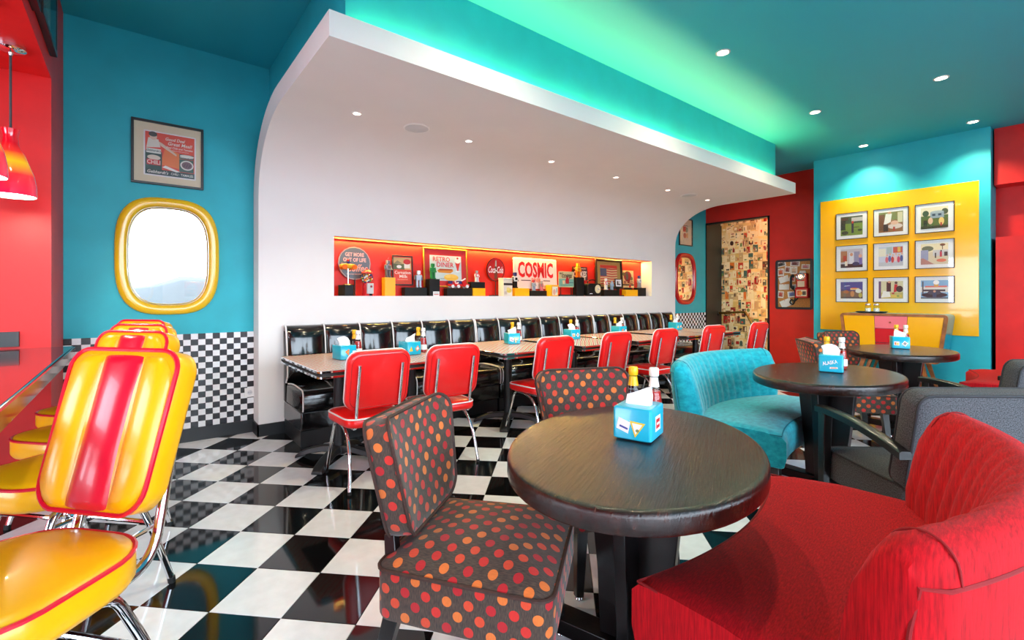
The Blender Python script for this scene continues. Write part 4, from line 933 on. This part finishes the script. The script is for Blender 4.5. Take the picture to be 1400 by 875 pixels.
for v0, v1, m in ((.70, 1, PINK), (.36, .70, REDG), (0, .36, mat('dark_red_gloss', (170, 8, 24), .25, coat=.3, vary=.03))):
    d_ = panel('drawer', .335, .665, v0, v1, m)
    zc = zB + .03 + (zT - zB - .06) * (v0 + v1) / 2
    MB().cyl((0, .004, zc), (0, -.014, zc), .007, .010).build('knob', CHROME, d_)
for sx in (-1, 1):
    for y in (.06, D_ - .06):
        MB().bar((sx * .30, y, zB), (sx * .40, y + (-.05 if y < .2 else .02), 0), .05, .026).build('leg', OAK, t)
        MB().bar((sx * .22, y, zB), (sx * .33, y + (-.05 if y < .2 else .02), .02), .03, .018).build('leg_brace', OAK, t)
t = thing('serving_tray', 'dark flat tray on top of the sideboard', 'tray', (8.06, 1.96, 1.006), -90)
MB().loft([[(x, y, z) for x, y in rr(.33 + 2 * i, .24 + 2 * i, .03)] for z, i in ((0, -.03), (.004, -.02), (.022, .0), (.022, -.004), (.008, -.022), (.008, -.03))]).build('tray_body', mat('dark_tray', (46, 50, 56), .3, vary=.05), t)
for y, lb in ((2.0, 'left glass shaker with metal top on the dark tray'), (1.905, 'right glass shaker with metal top on the dark tray')):
    t = thing('glass_shaker', lb, 'shaker', (8.06, y, 1.015), 0, 'shakers on the tray')
    MB().lathe([(.032, .001), (.036, .006), (.036, .085), (.030, .098)], 16).build('glass_jar', BOTTLE, t)
    MB().lathe([(.031, .004), (.032, .055), (.02, .057)], 14).build('contents', mat('white_sugar', (240, 238, 232), .8, vary=.01), t)
    MB().lathe([(.033, .096), (.034, .10), (.033, .112), (.02, .122), (.001, .124)], 16).build('metal_top', CHROME, t)

# cork board, cards and wall telephone
t = thing('cork_board', 'cork notice board in a dark rounded frame on the red wall', 'notice board', (XR, 3.22, 1.015), -90)
W_, H_ = .575, .85
po = rr(W_, H_, .035); pi_ = rr(W_ - .075, H_ - .075, .012)
MB().loft([[(x, y, z + H_ / 2) for x, z in q] for q, y in ((po, 0), (po, -.022), (pi_, -.026), (pi_, -.004))], cap=False).build('board_frame', mat('charcoal_frame', (44, 44, 52), .4, vary=.05), t, ang=30)
MB().box(-.252, .252, -.010, -.001, .036, H_ - .036).build('cork_sheet', CORK, t)
cards = [(3.418, 1.792, .15, .085, 12, 'white card with dark drawing, top left', (30, 30, 30)), (3.20, 1.793, .145, .09, -4, 'dark maroon card, top centre', (110, 40, 50)), (3.041, 1.734, .125, .08, -4, 'white card with pink lettering, top right', (214, 120, 130)),
         (3.424, 1.655, .10, .125, 3, 'cream card with orange flower, under the top left card', (214, 90, 50)), (3.317, 1.696, .09, .115, -6, 'brown food photo card in the second row', (140, 66, 44)), (3.218, 1.678, .105, .125, -2, 'pale card with ornate lettering in the second row', (214, 180, 150)),
         (3.373, 1.532, .155, .105, 18, 'blank white note tilted in the middle left', None), (3.245, 1.532, .09, .085, -4, 'card with a red shape, half behind the telephone handset', (210, 40, 50)), (3.37, 1.399, .16, .095, 0, 'white ruled note in the middle left', None),
         (3.225, 1.397, .09, .09, -3, 'grey photo card left of the telephone', (120, 130, 130)), (3.424, 1.269, .095, .115, -6, 'cream card with red script, lower left', (196, 70, 50)), (3.23, 1.275, .17, .10, 6, 'blue and white picture card under the handset', (90, 110, 170)), (3.341, 1.12, .175, .125, 24, 'blank white envelope tilted at the bottom', None)]
for y, z, w_, h_, rot, lb, col in cards:
    o = thing('pinned_card', lb + ' of the cork board', 'card', (XR - .0125, y, z), -90, 'cards pinned to the cork board'); o.rotation_euler = (0, R(-rot), R(-90))
    M2 = MB().box(-w_ / 2, w_ / 2, -.0012, .0005, -h_ / 2, h_ / 2); M2.build('paper', mat('card_paper', (238, 234, 226), .6, vary=.01), o)
    if col: MB().art([('r', -w_ * .38, -h_ * .34, w_ * .76, h_ * .68, I(*[min(255, int(v * .5 + 110)) for v in col])), ('e', -w_ * .05, 0, w_ * .26, h_ * .24, I(*col)), ('r', -w_ * .3, -h_ * .28, w_ * .6, h_ * .10, I(*[int(v * .6) for v in col]))], -.0016).build('printing', PAPER, o, flip=False, flat=True)
    MB().sphere((0, -.004, h_ * .40), .006, 6).build('pin', mat('red_pin', (200, 30, 40), .3, vary=.02), o)
t = thing('wall_telephone', 'red retro pay telephone with black handset mounted on the cork board', 'telephone', (XR - .014, 3.075, 1.21), -90)
MB().box(-.075, .085, -.095, 0, .17, .41).build('upper_case', REDG, t, bevel=.012); MB().box(-.085, .11, -.12, 0, 0, .17).build('lower_case', REDG, t, bevel=.012)
MB().loft([[(x, y, z) for x, z in ((-.055, .411), (.05, .411), (.035, .455), (-.04, .455))] for y in (-.03, -.001)]).build('coin_plate', PLASTIC_W, t)
MB().lathe([(.062, 0), (.062, .012), (.05, .018), (.03, .016), (.001, .018)], 24).xf(Matrix.Translation((-.005, -.095, .355)) @ Matrix.Rotation(PI / 2, 4, 'X')).build('rotary_dial', CHROME, t)
fh = MB()
for k in range(10):
    a = R(-60 + 30 * k); fh.lathe([(.0085, 0), (.0085, .002)], 10).xf(Matrix.Translation((-.005 + .045 * math.cos(a), -.112, .355 + .045 * math.sin(a))) @ Matrix.Rotation(PI / 2, 4, 'X'), fh.n() - 20)
fh.build('finger_holes', BMETAL, t)
MB().art([('r', -.055, .185, .105, .095, I(232, 206, 180))], -.0965).build('instruction_card', CREAM, t, flip=False); MB().art([('r', -.06, .03, .15, .105, I(240, 226, 200)), ('r', -.05, .04, .06, .085, I(220, 90, 50)), ('r', .03, .05, .05, .06, I(60, 60, 60)), ('e', .0, .08, .03, .03, I(230, 150, 60))], -.1215).build('front_picture', CREAM, t, flip=False)
MB().tube(crv([(-.115, -.075, .37), (-.145, -.095, .36), (-.15, -.10, .27), (-.145, -.095, .18), (-.115, -.075, .17)], 5), [.026] + [.03] * 3 + [.018] * 13 + [.03] * 3 + [.026], 10).build('handset', RUBBER, t)
MB().tube(crv([(-.12, -.08, .165), (-.10, -.06, .06), (-.12, -.04, -.06), (-.15, -.03, -.11), (-.19, -.03, -.08), (-.17, -.03, -.03), (-.12, -.03, -.05), (-.06, -.03, .01)], 6), .010, 8).build('handset_cord', RUBBER, t)

# power outlets
for loc, rz, lb in (((.833, YB - .0105, .362), 0, 'white wall socket on the black and white chequered tiles'), ((6.13, 3.998, .215), 0, 'white socket plate low on the far black booth bench')):
    t = thing('power_socket', lb, 'socket', loc, rz)
    MB().box(-.042, .042, -.009, .0005, -.042, .042).build('cover_plate', PLASTIC_W, t, bevel=.003)
    MB().lathe([(.021, 0), (.021, -.002), (.018, -.002), (.017, .001)], 18, cap=False).xf(Matrix.Translation((0, -.0085, 0)) @ Matrix.Rotation(-PI / 2, 4, 'X')).build('socket_ring', GREYP, t)
    MB().art([('e', 0, 0, .017, .017, I(206, 208, 210)), ('e', -.008, 0, .003, .003, I(40, 40, 40)), ('e', .008, 0, .003, .003, I(40, 40, 40))], -.0093).build('socket_face', PLASTIC_W, t, flip=False)

# ================================================================== THINGS IN THE NICHE
SH = NZ0 + .0005
BLK = mat('black_display_block', (10, 10, 12), .5, spec=.3, vary=.08); YBL = mat('yellow_display_block', (246, 178, 14), .35, vary=.03)
def block(label, x0, x1, z1, m, y0=4.655, y1=4.735, zb=SH):
    W = (x1 - x0) / 2; o = MB().box(-W, W, 0, y1 - y0, 0, z1 - zb).build('display_block', m, bevel=.002, seg=1); o.location = ((x0 + x1) / 2, y0, zb)
    tag(o, label, 'display block', 'display blocks in the niche'); return o
o = MB().lathe([(.084, 0), (.084, .108)], 6).build('display_block', BLK, bevel=.002, seg=1); o.location = (1.68, 4.66, SH); tag(o, 'six-sided black display block under the toy racing car', 'display block', 'display blocks in the niche')
block('tall yellow display block at the left, under a silver tin robot', 2.085, 2.205, 1.434, YBL); block('long low black display block before the framed diner poster, left', 2.315, 2.585, 1.332, BLK)
block('tall black display block with a small price card, under the green robot', 2.595, 2.725, 1.430, BLK, 4.61, 4.70)
block('long black display block carrying the toy tow truck', 2.85, 3.20, 1.330, BLK); block('yellow display block stacked under a small black one', 3.21, 3.395, 1.334, YBL); block('small black display block stacked on a yellow one', 3.185, 3.39, 1.409, BLK, zb=1.3345)
block('yellow display block under the boy figure by the cosmic sign', 3.85, 4.10, 1.341, YBL, 4.64, 4.72); block('low black display block in front of the cosmic sign', 4.13, 4.44, 1.311, BLK)
block('tallest black display block, under the orange robot', 5.02, 5.18, 1.510, BLK); block('black display block in front of the flag picture', 5.59, 5.92, 1.336, BLK, 4.62, 4.70)
block('yellow display block at the right, under a tiny figure', 6.11, 6.42, 1.341, YBL, 4.62, 4.70); block('last black display block at the right end of the niche', 6.47, 6.69, 1.377, BLK)
pc = MB().box(-.04, .04, -.002, 0, 0, .05).art([('r', -.03, .012, .06, .008, I(200, 60, 60)), ('r', -.03, .028, .06, .008, I(150, 150, 150))], -.0024).build('price_card', PLASTIC_W); pc.location = (2.677, 4.608, SH); tag(pc, 'little white price card leaning on a tall black block', 'card')
def robot(label, loc, h, body, limb, head, rz=10, ant=False):
    t = thing('tin_robot', label, 'toy robot', loc, rz, 'tin robots in the niche'); s = h
    MB().box(-.17 * s, .17 * s, -.11 * s, .11 * s, .42 * s, .74 * s).build('torso', body, t, bevel=.02 * s)
    MB().box(-.10 * s, .10 * s, -.07 * s, .07 * s, .50 * s, .66 * s).xf(Matrix.Translation((0, -.055 * s, 0))).build('chest_plate', limb, t)
    hd = MB().box(-.10 * s, .10 * s, -.09 * s, .09 * s, .77 * s, .99 * s).box(-.05 * s, .05 * s, -.05 * s, .05 * s, .73 * s, .78 * s).build('head', head, t, bevel=.015 * s)
    MB().box(-.065 * s, -.025 * s, -.10 * s, -.09 * s, .87 * s, .92 * s).box(.025 * s, .065 * s, -.10 * s, -.09 * s, .87 * s, .92 * s).box(-.04 * s, .04 * s, -.10 * s, -.09 * s, .80 * s, .83 * s).build('eyes', limb, hd)
    for sx in (-1, 1):
        MB().box(sx * .095 * s - .06 * s, sx * .095 * s + .06 * s, -.08 * s, .08 * s, .06 * s, .43 * s).box(sx * .095 * s - .068 * s, sx * .095 * s + .068 * s, -.14 * s, .10 * s, 0, .07 * s).build('leg', limb, t, bevel=.01 * s)
        MB().tube([(sx * .19 * s, 0, .70 * s), (sx * .23 * s, -.01 * s, .56 * s), (sx * .22 * s, -.08 * s, .44 * s)], .042 * s, 8).build('arm', limb, t)
    if ant: MB().tube([(0, 0, .98 * s), (.01 * s, 0, 1.08 * s), (-.05 * s, 0, 1.15 * s), (.01 * s, 0, 1.2 * s), (.06 * s, 0, 1.15 * s), (.01 * s, 0, 1.08 * s)], .008 * s, 6).build('antenna', CHROME, t)
    return t
TIN = mat('tin_silver', (170, 176, 186), .3, .7, vary=.06); TIN2 = mat('dull_tin', (128, 132, 140), .35, .6, vary=.06); TRED = mat('toy_red', (196, 30, 36), .3, vary=.03); TGRN = mat('toy_green', (20, 130, 70), .3, vary=.04); TBLU = mat('toy_blue', (36, 50, 120), .3, vary=.03); TORG = mat('toy_orange', (236, 110, 20), .3, vary=.03); TYEL = mat('toy_yellow', (240, 180, 40), .3, vary=.03); TWHT = mat('toy_white', (226, 228, 232), .3, vary=.02); TPNK = mat('toy_pink', (214, 110, 130), .35, vary=.03); TICE = mat('toy_ice_blue', (170, 196, 216), .25, .4, vary=.05)
robot('silver tin robot with looped antenna on the tall yellow block', (2.135, 4.69, 1.435), .185, TIN, TIN2, TIN, 15, True)
robot('grey tin robot standing left of the tall black block', (2.50, 4.695, 1.333), .19, TIN2, TIN2, TIN, -8); robot('green tin robot on the tall black block', (2.66, 4.655, 1.431), .175, TGRN, TGRN, TGRN, 10)
robot('pink and white tin robot on the small black block', (3.29, 4.69, 1.410), .14, TPNK, TWHT, TIN, 5); robot('blue-capped toy figure with white shirt beside the cosmic sign', (3.885, 4.68, 1.342), .205, TWHT, BLK, TBLU, 10)
robot('red-headed tin robot in front of the cosmic sign', (4.225, 4.695, 1.312), .145, TIN, TICE, TRED, 0); robot('slim grey tin robot in front of the cosmic sign, right', (4.37, 4.695, 1.312), .135, TIN2, TPNK, TIN, 15)
robot('orange and yellow robot on the tallest black block', (5.09, 4.695, 1.511), .205, TYEL, TORG, TYEL, -10); robot('clear pinkish toy robot in front of the flag picture', (5.67, 4.66, 1.337), .175, TPNK, TWHT, TWHT, 10)
robot('small ice-blue robot in front of the flag picture', (5.81, 4.66, 1.337), .135, TICE, TICE, TICE, -20); robot('white robot with navy head at the right end of the niche', (6.56, 4.695, 1.378), .20, TWHT, TIN, TBLU, 0)
robot('tiny red and clear figure on the right yellow block', (6.27, 4.66, 1.342), .085, TRED, BOTTLE, TRED, 0)
# toy racing car on its stand
t = thing('toy_racer', 'golden toy racing car with driver raised on a rod stand', 'toy car', (1.69, 4.645, SH + .109), 8)
MB().lathe([(.05, 0), (.05, .008), (.01, .012)], 16).build('stand_base', BRASS, t); MB().cyl((0, 0, .01), (0, 0, .17), .004).build('stand_rod', CHROME, t)
MB().lathe([(.001, -.092), (.014, -.085), (.022, -.04), (.026, .0), (.024, .05), (.016, .08), (.004, .092)], 12).xf(Matrix.Translation((0, 0, .19)) @ Matrix.Rotation(PI / 2, 4, 'Y')).build('car_body', TYEL, t)
for x in (-.05, .055):
    for y in (-.03, .03): MB().lathe([(.026, -.006), (.026, .006)], 14).xf(Matrix.Translation((x, y, .18)) @ Matrix.Rotation(PI / 2, 4, 'X')).build('wheel', TORG, t)
dv = MB().box(-.012, .012, -.012, .012, .205, .235).build('driver', TBLU, t); MB().sphere((0, 0, .247), .013, 8).build('driver_head', TRED, dv)
# gumball machine
t = thing('gumball_machine', 'red gumball machine full of coloured balls at the left of the niche', 'gumball machine', (1.875, 4.615, SH), 12)
MB().lathe([(.062, 0), (.062, .01), (.05, .03), (.045, .12), (.052, .128)], 20).build('base', TRED, t)
MB().lathe([(.045, .128), (.062, .15), (.066, .18), (.058, .215), (.045, .23)], 20).build('globe', BOTTLE, t)
MB().lathe([(.056, .228), (.057, .236), (.035, .258), (.012, .268), (.010, .278), (.001, .28)], 20).build('lid', TRED, t)
MB().box(-.034, .036, -.062, -.04, .022, .128).build('coin_panel', GREYP, t, bevel=.003); MB().cyl((0, -.062, .095), (0, -.072, .095), .012).build('crank', CHROME, t); MB().box(-.015, .015, -.066, -.06, .004, .022).build('chute', BLK, t)
gm = MB(); rg = random.Random(5); gc = [TRED, TYEL, TBLU, TGRN, TORG, TWHT]
for k in range(70):
    a = rg.uniform(0, 2 * PI); zz = rg.uniform(.138, .216); rr_ = .052 * math.sqrt(rg.uniform(.45, 1)); gm.sphere((rr_ * math.cos(a), rr_ * math.sin(a), zz), .0105, 6, rg.choice(gc))
o = gm.build('gumballs', gc, t); o['kind'] = 'stuff'
# toy tow truck
t = thing('toy_truck', 'red toy tow truck with white crane on a long black block', 'toy truck', (3.02, 4.682, 1.331), 2)
MB().box(-.135, .04, -.028, .028, .022, .05).build('bed', TRED, t, bevel=.004); MB().loft([[(x, y, z) for x, z in ((.045, .02), (.14, .02), (.14, .05), (.10, .055), (.085, .08), (.045, .08))] for y in (-.028, .028)]).build('cab', TRED, t)
for x in (-.10, -.02, .105):
    for y in (-.03, .03): MB().lathe([(.02, -.007), (.02, .007)], 12).xf(Matrix.Translation((x, y, .021)) @ Matrix.Rotation(PI / 2, 4, 'X')).build('wheel', TWHT, t)
MB().bar((-.03, 0, .05), (.10, 0, .115), .012).bar((-.03, 0, .05), (-.05, 0, .08), .012).build('crane', TWHT, t); MB().box(-.13, -.10, -.025, .025, .051, .085).box(.0, .03, -.025, .025, .051, .085).build('load', TBLU, t)
# signs
def plate(name, label, cat, W, H, r, m, arts, texts, loc, tilt=-3, rz=0, th_=.006, pre=None):
    t = thing(name, label, cat, loc, rz); t.rotation_euler[0] = R(tilt)
    MB().loft([[(x, y, z + H / 2) for x, z in rr(W, H, r)] for y in (-th_, 0)]).build('plate', m, t)
    a = MB().art(arts, -th_ - .0006); y = -th_ - .0012 - .0004 * len(arts)
    for st_, w_, h_, x_, z_, m_, sh_ in texts: a.text(st_, w_, h_, (x_, y, z_), m=m_, shear=sh_, bold=.035 if st_.isupper() else .014)
    a.build('lettering', [WHITEP], t, flip=False, flat=True); return t
PK = I(246, 190, 176)
t = plate('round_sign', 'round slate-grey coffee sign at the left end of the niche', 'sign', .346, .346, .173, I(92, 100, 112), [('e', 0, .173, .168, .168, I(240, 176, 150)), ('e', 0, .173, .163, .163, I(92, 100, 112)), ('p', [(.05, .05), (.12, .10), (.11, .04), (.07, .03)], I(50, 26, 24))],
          [('GET MORE', .20, .042, 0, .262, PK, 0), ('OUT OF LIFE', .24, .042, 0, .208, PK, 0), ('Coffee', .225, .078, .025, .125, I(236, 168, 140), .35), ('Restaurants everywhere', .16, .018, -.005, .06, PK, 0), ('for', .03, .02, -.125, .165, PK, .3)], (1.795, NB - .03, 1.402), -2)
MB().cyl((0, -.003, -.16), (0, -.003, .01), .006).build('stand_rod', BMETAL, t)
framed('framed_sign', 'dark-framed red tinned milk advertisement beside the tall yellow block', 'picture', .25, .330, .014, .018, mat('dark_brown_frame', (34, 18, 22), .3), I(224, 62, 34),
       [('r', -.105, .175, .21, .13, I(214, 176, 110)), ('r', -.105, .175, .13, .06, I(96, 104, 60)), ('p', [(-.105, .235), (-.06, .275), (.0, .24)], I(150, 130, 90)), ('e', -.04, .205, .03, .018, I(236, 232, 224)), ('r', .02, .19, .07, .06, I(236, 226, 206)), ('e', .055, .262, .045, .03, I(206, 40, 36)), ('r', .012, .245, .085, .02, I(206, 40, 36))],
       (2.335, NB - .022, 1.355), 0, None, False, texts=[('Carnation', .19, .034, 0, .142, I(246, 232, 214), 0), ('Milk', .10, .034, .01, .10, I(246, 232, 214), 0), ('From Contented Cows', .12, .012, 0, .066, I(240, 190, 150), 0), ("the modern cook's milk", .17, .014, 0, .04, I(150, 90, 30), .2)], tilt=-2)
GOLD = mat('gold_frame', (206, 150, 60), .3, .8, vary=.05)
framed('framed_poster', 'gold-framed retro diner poster with red mat in the niche', 'picture', .60, .455, .016, .02, GOLD, mat('red_mat', (190, 40, 46), .6, vary=.02),
       [('r', -.215, .075, .43, .295, I(196, 214, 214)), ('p', [(-.10, .17), (.06, .165), (.10, .19), (.09, .215), (-.08, .215), (-.12, .195)], I(214, 140, 50)), ('p', [(-.10, .195), (.08, .20), (.09, .212), (-.09, .212)], I(170, 60, 30)), ('e', .07, .115, .10, .04, I(236, 190, 70)), ('e', .03, .13, .05, .02, I(246, 212, 110)), ('e', .10, .13, .05, .02, I(240, 200, 90)),
        ('p', [(.125, .30), (.20, .30), (.175, .22), (.17, .19), (.155, .19), (.15, .22)], I(206, 60, 50)), ('e', .162, .315, .042, .03, I(246, 232, 226)), ('e', .162, .345, .014, .012, I(200, 30, 40)), ('e', .162, .188, .035, .008, I(226, 236, 240))],
       (2.89, NB - .03, 1.342), 0, None, False, texts=[('RETRO', .23, .055, -.06, .325, I(206, 40, 50), 0), ('DINER', .23, .055, -.01, .262, I(206, 30, 60), 0), ('a classic', .07, .012, -.06, .10, I(90, 100, 110), .2)], tilt=-3)
t = plate('round_sign', 'round red cola sign with bottle on a rod stand', 'sign', .29, .30, .145, I(60, 24, 20), [('e', 0, .15, .136, .141, I(186, 30, 30)), ('p', [(-.022, .03), (.022, .03), (.026, .12), (.014, .19), (.010, .27), (-.010, .27), (-.014, .19), (-.026, .12)], I(110, 60, 44)), ('p', [(-.012, .19), (.012, .19), (.009, .265), (-.009, .265)], I(170, 190, 170))],
          [('Coca-Cola', .235, .085, 0, .148, I(248, 240, 236), .35)], (3.607, NB - .045, 1.424), 0)
MB().cyl((0, -.003, -.175), (0, -.003, .01), .005).build('stand_rod', BMETAL, t); MB().box(-.08, .08, -.03, .03, -.186, -.173).build('stand_foot', BMETAL, t)
CR = I(246, 214, 196)
plate('enamel_sign', 'large pale sign with tall red letters in the middle of the niche', 'sign', .79, .415, .02, mat('pale_enamel', (250, 220, 204), .35, vary=.01), [('r', -.365, .03, .73, .003, CR), ('r', -.365, .382, .73, .003, I(226, 170, 150)), ('r', -.365, .03, .003, .355, I(226, 170, 150)), ('r', .362, .03, .003, .355, I(226, 170, 150)), ('r', -.27, .105, .17, .012, I(84, 40, 44)), ('r', .13, .105, .13, .012, I(84, 40, 44))],
      [('COSMIC', .64, .215, .0, .255, I(222, 22, 30), 0), ('DINER', .17, .055, .0, .115, I(240, 120, 80), 0)], (4.31, NB - .035, 1.338), -3)
plate('metal_sign', 'dark maroon cookies sign behind the orange robot', 'sign', .33, .20, .01, I(64, 16, 20), [('r', -.15, .155, .30, .030, I(90, 30, 30)), ('r', .06, .0, .05, .05, I(226, 190, 150))], [('HOME BAKED', .26, .020, 0, .17, I(236, 200, 170), 0), ('COOKIES', .28, .09, .0, .09, I(244, 220, 196), .15)], (5.185, NB - .03, 1.475), -2)
t = plate('metal_sign', 'cream and green hot coffee sign with a red pot', 'sign', .305, .225, .015, I(206, 190, 140), [('p', [(-.15, .01), (.15, .01), (.15, .12), (-.15, .12)], I(120, 170, 150)), ('p', [(-.015, .05), (.05, .05), (.055, .10), (.03, .145), (.018, .155), (.005, .145), (-.02, .10)], I(176, 24, 34)), ('p', [(.05, .11), (.085, .135), (.08, .14), (.045, .125)], I(176, 24, 34)), ('p', [(-.075, .045), (-.035, .045), (-.03, .095), (-.08, .095)], I(226, 200, 150)), ('r', .05, .06, .09, .012, I(70, 110, 120))],
          [('HOT', .075, .026, -.10, .195, I(40, 30, 26), .2), ('COFFEE', .21, .048, .01, .158, I(40, 30, 26), .2), ('the best cup in town', .22, .014, 0, .028, I(60, 80, 70), 0)], (4.85, 4.70, 1.365), -1)
MB().box(-.11, -.10, .0, .008, -.105, .08).box(.10, .11, 0, .008, -.105, .08).build('stand_legs', BMETAL, t); MB().box(-.16, .16, -.04, .03, -.126, -.105).build('stand_foot', BMETAL, t)
fa = [('r', -.205, .07, .41, .30, I(220, 190, 140))]
for k in range(7): fa.append(('p', [(-.205, .07 + .038 * k), (-.07, .078 + .038 * k), (.07, .068 + .038 * k), (.205, .078 + .038 * k), (.205, .096 + .038 * k), (.07, .087 + .038 * k), (-.07, .097 + .038 * k), (-.205, .089 + .038 * k)], I(196, 64, 50)))
fa += [('r', -.205, .20, .15, .12, I(84, 84, 104)), ('r', -.205, .325, .41, .045, I(206, 60, 44))]
framed('framed_flag', 'deep dark frame with a striped flag print at the right of the niche', 'picture', .64, .455, .030, .03, mat('dark_bronze_frame', (50, 34, 22), .3, .2, vary=.1), mat('olive_gold_mat', (176, 140, 76), .5, vary=.03), fa, (5.85, NB - .03, 1.352), 0, None, False, tilt=-3)
framed('small_frame', 'small black-framed photograph standing before the flag picture', 'picture', .165, .13, .012, .012, BFRAME, WHITEM, [('r', -.05, .03, .10, .07, I(210, 210, 206)), ('p', [(-.045, .03), (.0, .03), (-.005, .09), (-.03, .10)], I(40, 40, 42)), ('e', .02, .04, .03, .012, I(90, 90, 90))], (6.025, 4.70, 1.381), 0, None, False, tilt=-4)
o = MB().box(-.07, .07, -.05, .02, 0, .016).box(-.03, .03, .006, .014, .016, .150).build('picture_stand', BLK); o.location = (6.02, 4.692, SH); tag(o, 'black stand behind the small black-framed photograph', 'stand')
t = plate('metal_sign', 'cream sign with a dark red round crest at the right of the niche', 'sign', .295, .28, .006, I(232, 196, 130), [('e', -.01, .185, .10, .085, I(150, 24, 30)), ('e', -.03, .19, .035, .07, I(90, 80, 70)), ('e', .09, .15, .03, .03, I(110, 104, 60)), ('e', -.11, .22, .03, .03, I(110, 104, 60)), ('r', -.14, .035, .28, .022, I(34, 24, 22))], [('BE MILD', .24, .05, 0, .088, I(140, 24, 30), 0)], (6.335, NB - .03, 1.376), -3)
MB().box(-.10, .10, .0, .006, -.1365, .06).build('stand_back', BMETAL, t)
# pretzel tin, yellow box, radio
t = thing('biscuit_tin', 'cream tin with a dark band and yellow picture beside the yellow block', 'tin', (3.70, 4.645, SH), 10)
MB().box(-.085, .085, -.045, .045, 0, .205).build('tin_body', mat('cream_tin', (226, 220, 206), .3, vary=.03), t, bevel=.006); MB().box(-.087, .087, -.047, .047, .2052, .228).build('lid', mat('cream_lid', (214, 210, 200), .3, vary=.03), t, bevel=.004)
MB().art([('r', -.084, .135, .168, .028, I(30, 30, 40)), ('e', .02, .07, .05, .03, I(226, 200, 90)), ('e', .0, .09, .03, .02, I(236, 214, 130)), ('r', -.07, .02, .05, .04, I(200, 190, 180))], -.0455).build('printing', PAPER, t, flip=False, flat=True)
t = thing('yellow_box', 'yellow carton with a pale picture on its front, left of the coffee sign', 'box', (4.515, 4.645, SH), 8)
MB().box(-.085, .085, -.045, .045, 0, .152).build('carton', YBL, t, bevel=.002); MB().art([('r', -.05, .012, .12, .118, I(236, 226, 200)), ('e', -.005, .055, .03, .04, I(226, 170, 150)), ('r', .035, .05, .025, .06, I(170, 180, 190))], -.0455).build('printing', PAPER, t, flip=False, flat=True)
t = thing('table_radio', 'black portable radio with cream round dial and carrying handle', 'radio', (5.34, 4.64, SH), 0)
MB().loft([[(x, y, z + .0945) for x, z in rr(.29, .185, .04)] for y in (-.045, .045)]).build('case', BLK, t, bevel=.006)
MB().lathe([(.062, 0), (.062, .006), (.055, .009)], 22).xf(Matrix.Translation((.065, -.046, .105)) @ Matrix.Rotation(PI / 2, 4, 'X')).build('dial', mat('cream_dial', (226, 210, 170), .4, vary=.02), t)
MB().lathe([(.018, 0), (.016, .012)], 14).xf(Matrix.Translation((.065, -.055, .105)) @ Matrix.Rotation(PI / 2, 4, 'X')).build('tuning_knob', CHROME, t)
MB().tube(crv([(-.11, 0, .185), (-.09, 0, .225), (0, 0, .24), (.07, 0, .225), (.09, 0, .185)], 5), .008, 8).build('handle', BLK, t); MB().box(-.11, -.05, -.0465, -.0445, .03, .042).build('name_badge', CHROME, t)
